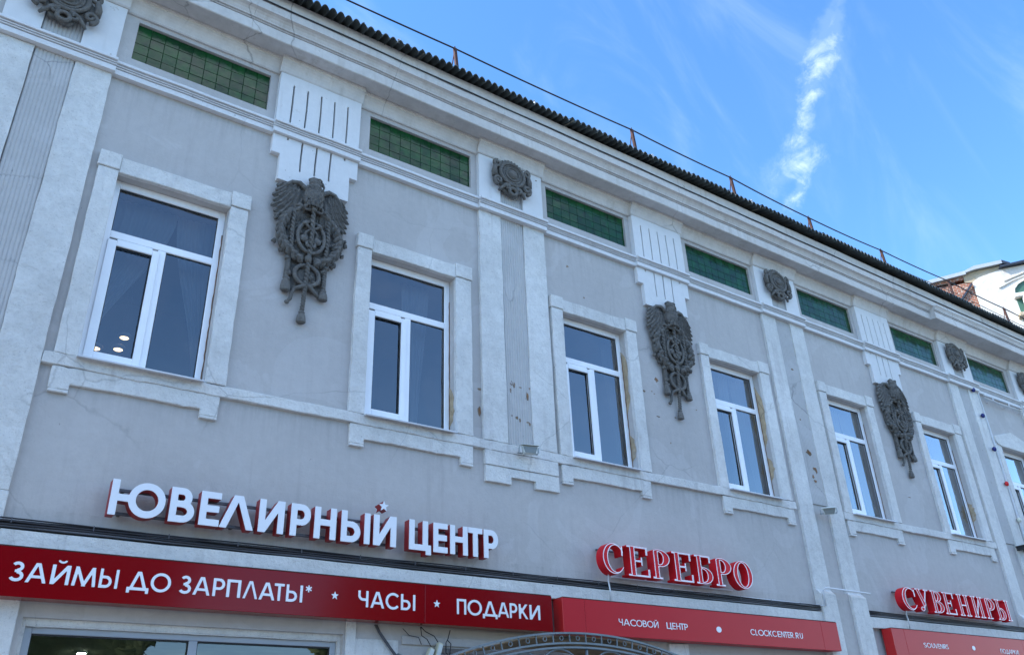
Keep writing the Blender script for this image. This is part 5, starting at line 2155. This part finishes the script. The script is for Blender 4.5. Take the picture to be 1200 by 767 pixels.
# cable clipped along the cornice
m = MB()
n = 90
for (xa, xb, yy) in ((XL, 20.1, -0.592), (20.11, XR, -0.592)):
    k = int((xb - xa) / 0.4)
    m.tube([(xa + (xb - xa) * i / k, yy, 11.762 + 0.005 * sin(i * 1.3) + 0.004 * sin(i * 0.37)) for i in range(k + 1)], 0.012, 6)
o = m.build('cornice_cable', M['cable'], None, smooth=True)
tag(o, 'thin dark cable running in the groove of the cornice', 'cable')

# ================================================================== IRON CANOPY OVER THE ENTRANCE
CA = empty('iron_canopy', (7.5, -1.2, 2.0))
tag(CA, 'arched wrought iron canopy with scrolls above the entrance', 'canopy')
R1, cz = 5.9, 3.085 - 5.9 - 2.0


def arcp(r, a, y=0.0):
    return (r * sin(a), y, cz + r * cos(a))


amax = 0.345
AA = [(-amax + 2 * amax * i / 48) for i in range(49)]


def bar(r, y0, y1, t0, t1, name, mat, aa=AA):
    m = MB()
    n = len(aa)
    vs = []
    for a in aa:
        vs += [arcp(r + t0, a, y0), arcp(r + t1, a, y0), arcp(r + t1, a, y1), arcp(r + t0, a, y1)]
    fs = [(3, 2, 1, 0), tuple((n - 1) * 4 + q for q in range(4))]
    for i in range(n - 1):
        for q in range(4):
            fs.append((i * 4 + q, i * 4 + (q + 1) % 4, i * 4 + 4 + (q + 1) % 4, i * 4 + 4 + q))
    m.add(vs, fs)
    return m.build(name, mat, CA)


bar(R1, -0.02, 0.02, -0.022, 0.0, 'outer_arch', M['iron'])
bar(R1 - 0.115, -0.02, 0.02, -0.022, 0.0, 'inner_arch', M['iron'])
bar(R1 - 0.165, -0.03, 0.03, -0.022, 0.0, 'lower_arch', M['iron'])
nst = 17
for i in range(nst):
    a = -amax + 2 * amax * i / (nst - 1)
    m = MB()
    m.tube([arcp(R1 - 0.02, a), arcp(R1 - 0.116, a)], 0.010, 5)
    m.build('strut', M['iron'], CA)
rr = None
for i in range(nst - 1):
    a = -amax + 2 * amax * (i + 0.5) / (nst - 1)
    c = arcp(R1 - 0.068, a)
    if rr is None:
        mm = MB()
        mm.tube([(0.026 * cos(q * pi / 6), 0, 0.026 * sin(q * pi / 6)) for q in range(12)], 0.006, 5, closed=True)
        rr = mm.build('ring', M['iron'], CA, loc=c, smooth=True)
    else:
        share(rr, CA, c)
m = MB()
for s_, x_ in ((0.33, -0.45), (0.33, 0.42), (0.20, -0.98), (0.20, 0.98), (0.14, -1.35), (0.14, 1.35)):
    a = x_ / R1
    c = Vector(arcp(R1 - 0.19 - s_ * 1.0, a))
    m.tube([c + Vector((s_ * cos(q * pi / 20), 0, s_ * sin(q * pi / 20))) for q in range(40)], 0.012, 6, closed=True)
m.tube([arcp(R1 - 0.18, 0), (0, 0, 0.25)], 0.020, 6)
m.build('scrollwork', M['iron'], CA, smooth=True)
MB().box(-2.0, 2.0, -0.02, 0.02, 0.50, 0.55).build('tie_beam', M['iron'], CA)
m = MB()
n = len(AA)
vs, fs = [], []
for y in (0.03, 1.16):
    for t in (0.0, 0.012):
        for a in AA:
            vs.append(arcp(R1 - 0.05 + t, a, y))
for i in range(n - 1):
    fs += [(i, i + 1, 2 * n + i + 1, 2 * n + i), (n + i + 1, n + i, 3 * n + i, 3 * n + i + 1), (i + 1, i, n + i, n + i + 1), (2 * n + i, 2 * n + i + 1, 3 * n + i + 1, 3 * n + i)]
m.add(vs, fs)
m.build('roof_sheet', simple('weathered_brown_canopy_sheet', (0.24, 0.15, 0.075), 0.8, var=0.6, bump=0.01, bscale=20), CA)
for x_ in (-1.95, 1.95):
    m = MB()
    m.tube([(x_, 0, 0.52), (x_, 1.18, 0.9)], 0.018, 6)
    m.tube([(x_, 0, 0.5), (x_, 1.18, 0.5)], 0.018, 6)
    m.build('side_bracket', M['iron'], CA)

# lamps hanging in the room behind the first window
for i, (x, y, z) in enumerate(((2.075, 1.2, 6.82), (2.03, 1.2, 6.64), (1.765, 1.2, 6.59))):
    Lp = empty('ceiling_lamp', (x, y, z))
    tag(Lp, ['upper right warm bowl lamp seen through the first window', 'lower right warm bowl lamp seen through the first window', 'left warm bowl lamp half hidden by the first window frame'][i], 'lamp', 'bowl lamps behind the first window')
    m = MB()
    m.ell((0, 0, 0), (0.088, 0.088, 0.040), nu=16, nv=8)
    m.build('shade', M['lampshade'], Lp, smooth=True)
    MB().ell((0, 0, -0.022), (0.060, 0.060, 0.024), nu=16, nv=8).build('glow_bowl', M['warmlamp'], Lp, smooth=True)
    MB().tube([(0, 0, 0.02), (0, 0, 9.2 - z)], 0.004, 4).build('cord', M['cable'], Lp)

# ================================================================== NEIGHBOUR BUILDING BEHIND THE ROOF
FB = empty('neighbour_building', (33, 4, 0))
FB.rotation_euler = (0, 0, math.atan2(-0.8, 0.6))
tag(FB, 'sunlit white plastered building with a bare brick corner rising behind the roof at far right', 'building')
# local: x along the front (0.6,-0.8), y into the block, z up
MB().box(-3.2, 0.34, 0.0, 7.0, 0.0, 18.55).build('brick_wall', M['brick'], FB)
m = MB()
m.prism([(0.36, 0), (6.5, 0), (6.5, 19.2), (2.42, 18.88), (1.50, 18.86), (0.62, 18.66), (0.36, 18.50)], -0.06, 7.0)
m.build('plaster_wall', M['farwhite'], FB)
MB().prism([(0.10, 18.56), (0.36, 18.52), (0.64, 18.68), (1.50, 18.87), (1.50, 19.02), (0.50, 18.98), (0.10, 18.90)], -0.02, 6.9).build('cream_parapet', M['farcream'], FB)
MB().prism([(-3.2, 18.56), (0.08, 18.70), (0.08, 18.86), (-1.3, 18.72), (-3.2, 18.65)], 0.0, 7.0).build('brick_parapet', M['brick'], FB)
# copings
MB().prism([(-3.3, 18.66), (-1.3, 18.73), (0.20, 18.87), (0.20, 19.03), (-1.3, 18.88), (-3.3, 18.80)], -0.16, 7.1).build('coping', M['zinc'], FB)
MB().prism([(0.21, 18.93), (0.55, 19.0), (1.58, 19.05), (1.58, 19.20), (0.55, 19.16), (0.21, 19.03)], -0.20, 7.1).build('coping', M['zinc'], FB)
MB().prism([(1.585, 19.04), (1.85, 18.96), (1.85, 19.02), (1.585, 19.20)], -0.21, 6.0).build('coping_end', M['darkzinc'], FB)
MB().prism([(1.45, 18.87), (2.42, 18.90), (6.6, 19.22), (6.6, 19.30), (2.42, 19.00), (1.45, 18.94)], -0.26, 7.1).build('roof_edge', M['darkzinc'], FB)
# raking mouldings
MB().prism([(1.45, 18.27), (2.30, 18.52), (4.0, 18.9), (4.0, 18.97), (2.30, 18.59), (1.45, 18.33)], -0.13, -0.059).build('moulding', M['farwhite'], FB)
MB().prism([(1.20, 18.02), (1.75, 18.24), (2.6, 18.45), (2.6, 18.49), (1.72, 18.28), (1.18, 18.06)], -0.11, -0.059).build('moulding', M['farwhite'], FB)
# arched opening with green shutter behind a little column
m = MB()
P_ = [(1.66, 16.2), (1.66, 17.60), (1.72, 17.86), (1.90, 18.05), (2.15, 18.16), (2.45, 18.18), (2.8, 18.05), (3.0, 17.7), (3.0, 16.2)]
m.prism(P_[::-1], -0.075, -0.061)
m.build('arched_opening', M['fargreen'], FB)
MB().prism([(1.60, 17.60), (1.66, 17.60), (1.72, 17.86), (1.90, 18.05), (2.15, 18.16), (2.45, 18.18), (2.45, 18.28), (2.13, 18.26), (1.85, 18.13), (1.66, 17.92)][::-1], -0.14, -0.062).build('arch_moulding', M['farwhite'], FB)
MB().box(1.58, 2.05, -0.30, -0.062, 17.42, 17.50).box(1.60, 2.03, -0.26, -0.062, 17.50, 17.62).build('impost', M['farwhite'], FB, bevel=0.02)
m = MB()
m.tube([(1.95, -0.20, 16.2), (1.95, -0.20, 17.0), (1.95, -0.20, 17.41)], 0.12, 12)
m.build('column', M['farwhite'], FB, smooth=True)
MB().box(1.5, 3.2, -0.42, -0.062, 16.55, 16.70).build('ledge', M['farcream'], FB, bevel=0.02)
m = MB()
m.tube([(-0.28, -0.03, 17.75), (0.30, -0.09, 18.42)], 0.05, 4)
m.build('brace', M['darkzinc'], FB)

# ================================================================== TREES ACROSS THE ROAD (seen in the sign gloss and shop glass)
def leafmat():
    m = NT('tree_leaves')
    oi = m.n.new('ShaderNodeObjectInfo')
    m.col(m.mix(m.rng(m.noise(1.3, 4), 0.35, 0.65), (0.06, 0.085, 0.025), (0.11, 0.14, 0.045)))
    m.b.inputs['Roughness'].default_value = 0.7
    return m.m


M['leaves'] = leafmat()
M['bark'] = simple('bark', (0.10, 0.08, 0.06), 0.95, var=0.3, bump=0.02, bscale=12)
TR = empty('street_tree', (-9, -27, 0))
tag(TR, 'leafy street tree across the road, mirrored in the shop glass', 'tree', 'trees across the road')
m = MB()
m.tube([(0, 0, 0), (0.1, 0, 2.5), (0, 0.1, 5.0), (0.1, 0, 8.0)], 0.24, 10, r1=0.07)
for q in range(7):
    a = q * 2.4
    z = 3.2 + q * 0.6
    m.tube([(0.05, 0.05, z), (1.1 * cos(a), 1.1 * sin(a), z + 1.0), (2.4 * cos(a), 2.4 * sin(a), z + 1.7)], 0.09, 6, r1=0.03)
m.build('trunk', M['bark'], TR)
rng = random.Random(3)
m = MB()
cl = [(rng.uniform(-2.6, 2.6), rng.uniform(-2.6, 2.6), rng.uniform(3.6, 9.6), rng.uniform(0.7, 1.4)) for _ in range(34)]
for _ in range(14000):
    cx_, cy_, cz_, cr_ = rng.choice(cl)
    d = Vector((rng.gauss(0, 1), rng.gauss(0, 1), rng.gauss(0, 1))).normalized() * cr_ * rng.uniform(0.6, 1.0)
    p = Vector((cx_, cy_, cz_)) + d
    u_ = Vector((rng.gauss(0, 1), rng.gauss(0, 1), rng.gauss(0, 1))).normalized() * 0.24
    v_ = u_.orthogonal().normalized() * 0.16
    m.add([p - u_, p + v_, p + u_, p - v_], [(0, 1, 2, 3)])
m.build('crown', M['leaves'], TR)
for i, (x, y, s_) in enumerate(((-3.5, -28, 1.25), (1.5, -27, 1.2), (6.5, -28, 1.1), (20, -28, 1.15), (26, -27, 1.1), (33, -29, 1.0))):
    t = copy_tree(TR, (x, y, 0))
    t.rotation_euler = (0, 0, i * 1.3)
    t.scale = (s_, s_, s_)

# small square lamps in the shop ceiling, lit, seen through the lower glass
for i, (x, y) in enumerate(((2.0, 1.6), (3.2, 1.5), (2.6, 3.2), (4.0, 3.2), (11.6, 2.4), (17.5, 2.4))):
    Lp = empty('ceiling_light', (x, y, 3.20))
    tag(Lp, ['left small square lit ceiling lamp behind the wide shop window', 'middle small square lit ceiling lamp behind the wide shop window', 'deeper left square ceiling lamp in the first shop',
             'deeper right square ceiling lamp in the first shop', 'square ceiling lamp in the shop behind the middle red panel', 'square ceiling lamp in the shop below the farthest panel'][i], 'lamp', 'square shop ceiling lamps')
    MB().box(-0.06, 0.06, -0.06, 0.06, -0.02, -0.001).build('rim', M['pvc'], Lp)
    MB().box(-0.045, 0.045, -0.045, 0.045, -0.028, -0.0205).build('diffuser', M['shoplamp'], Lp)
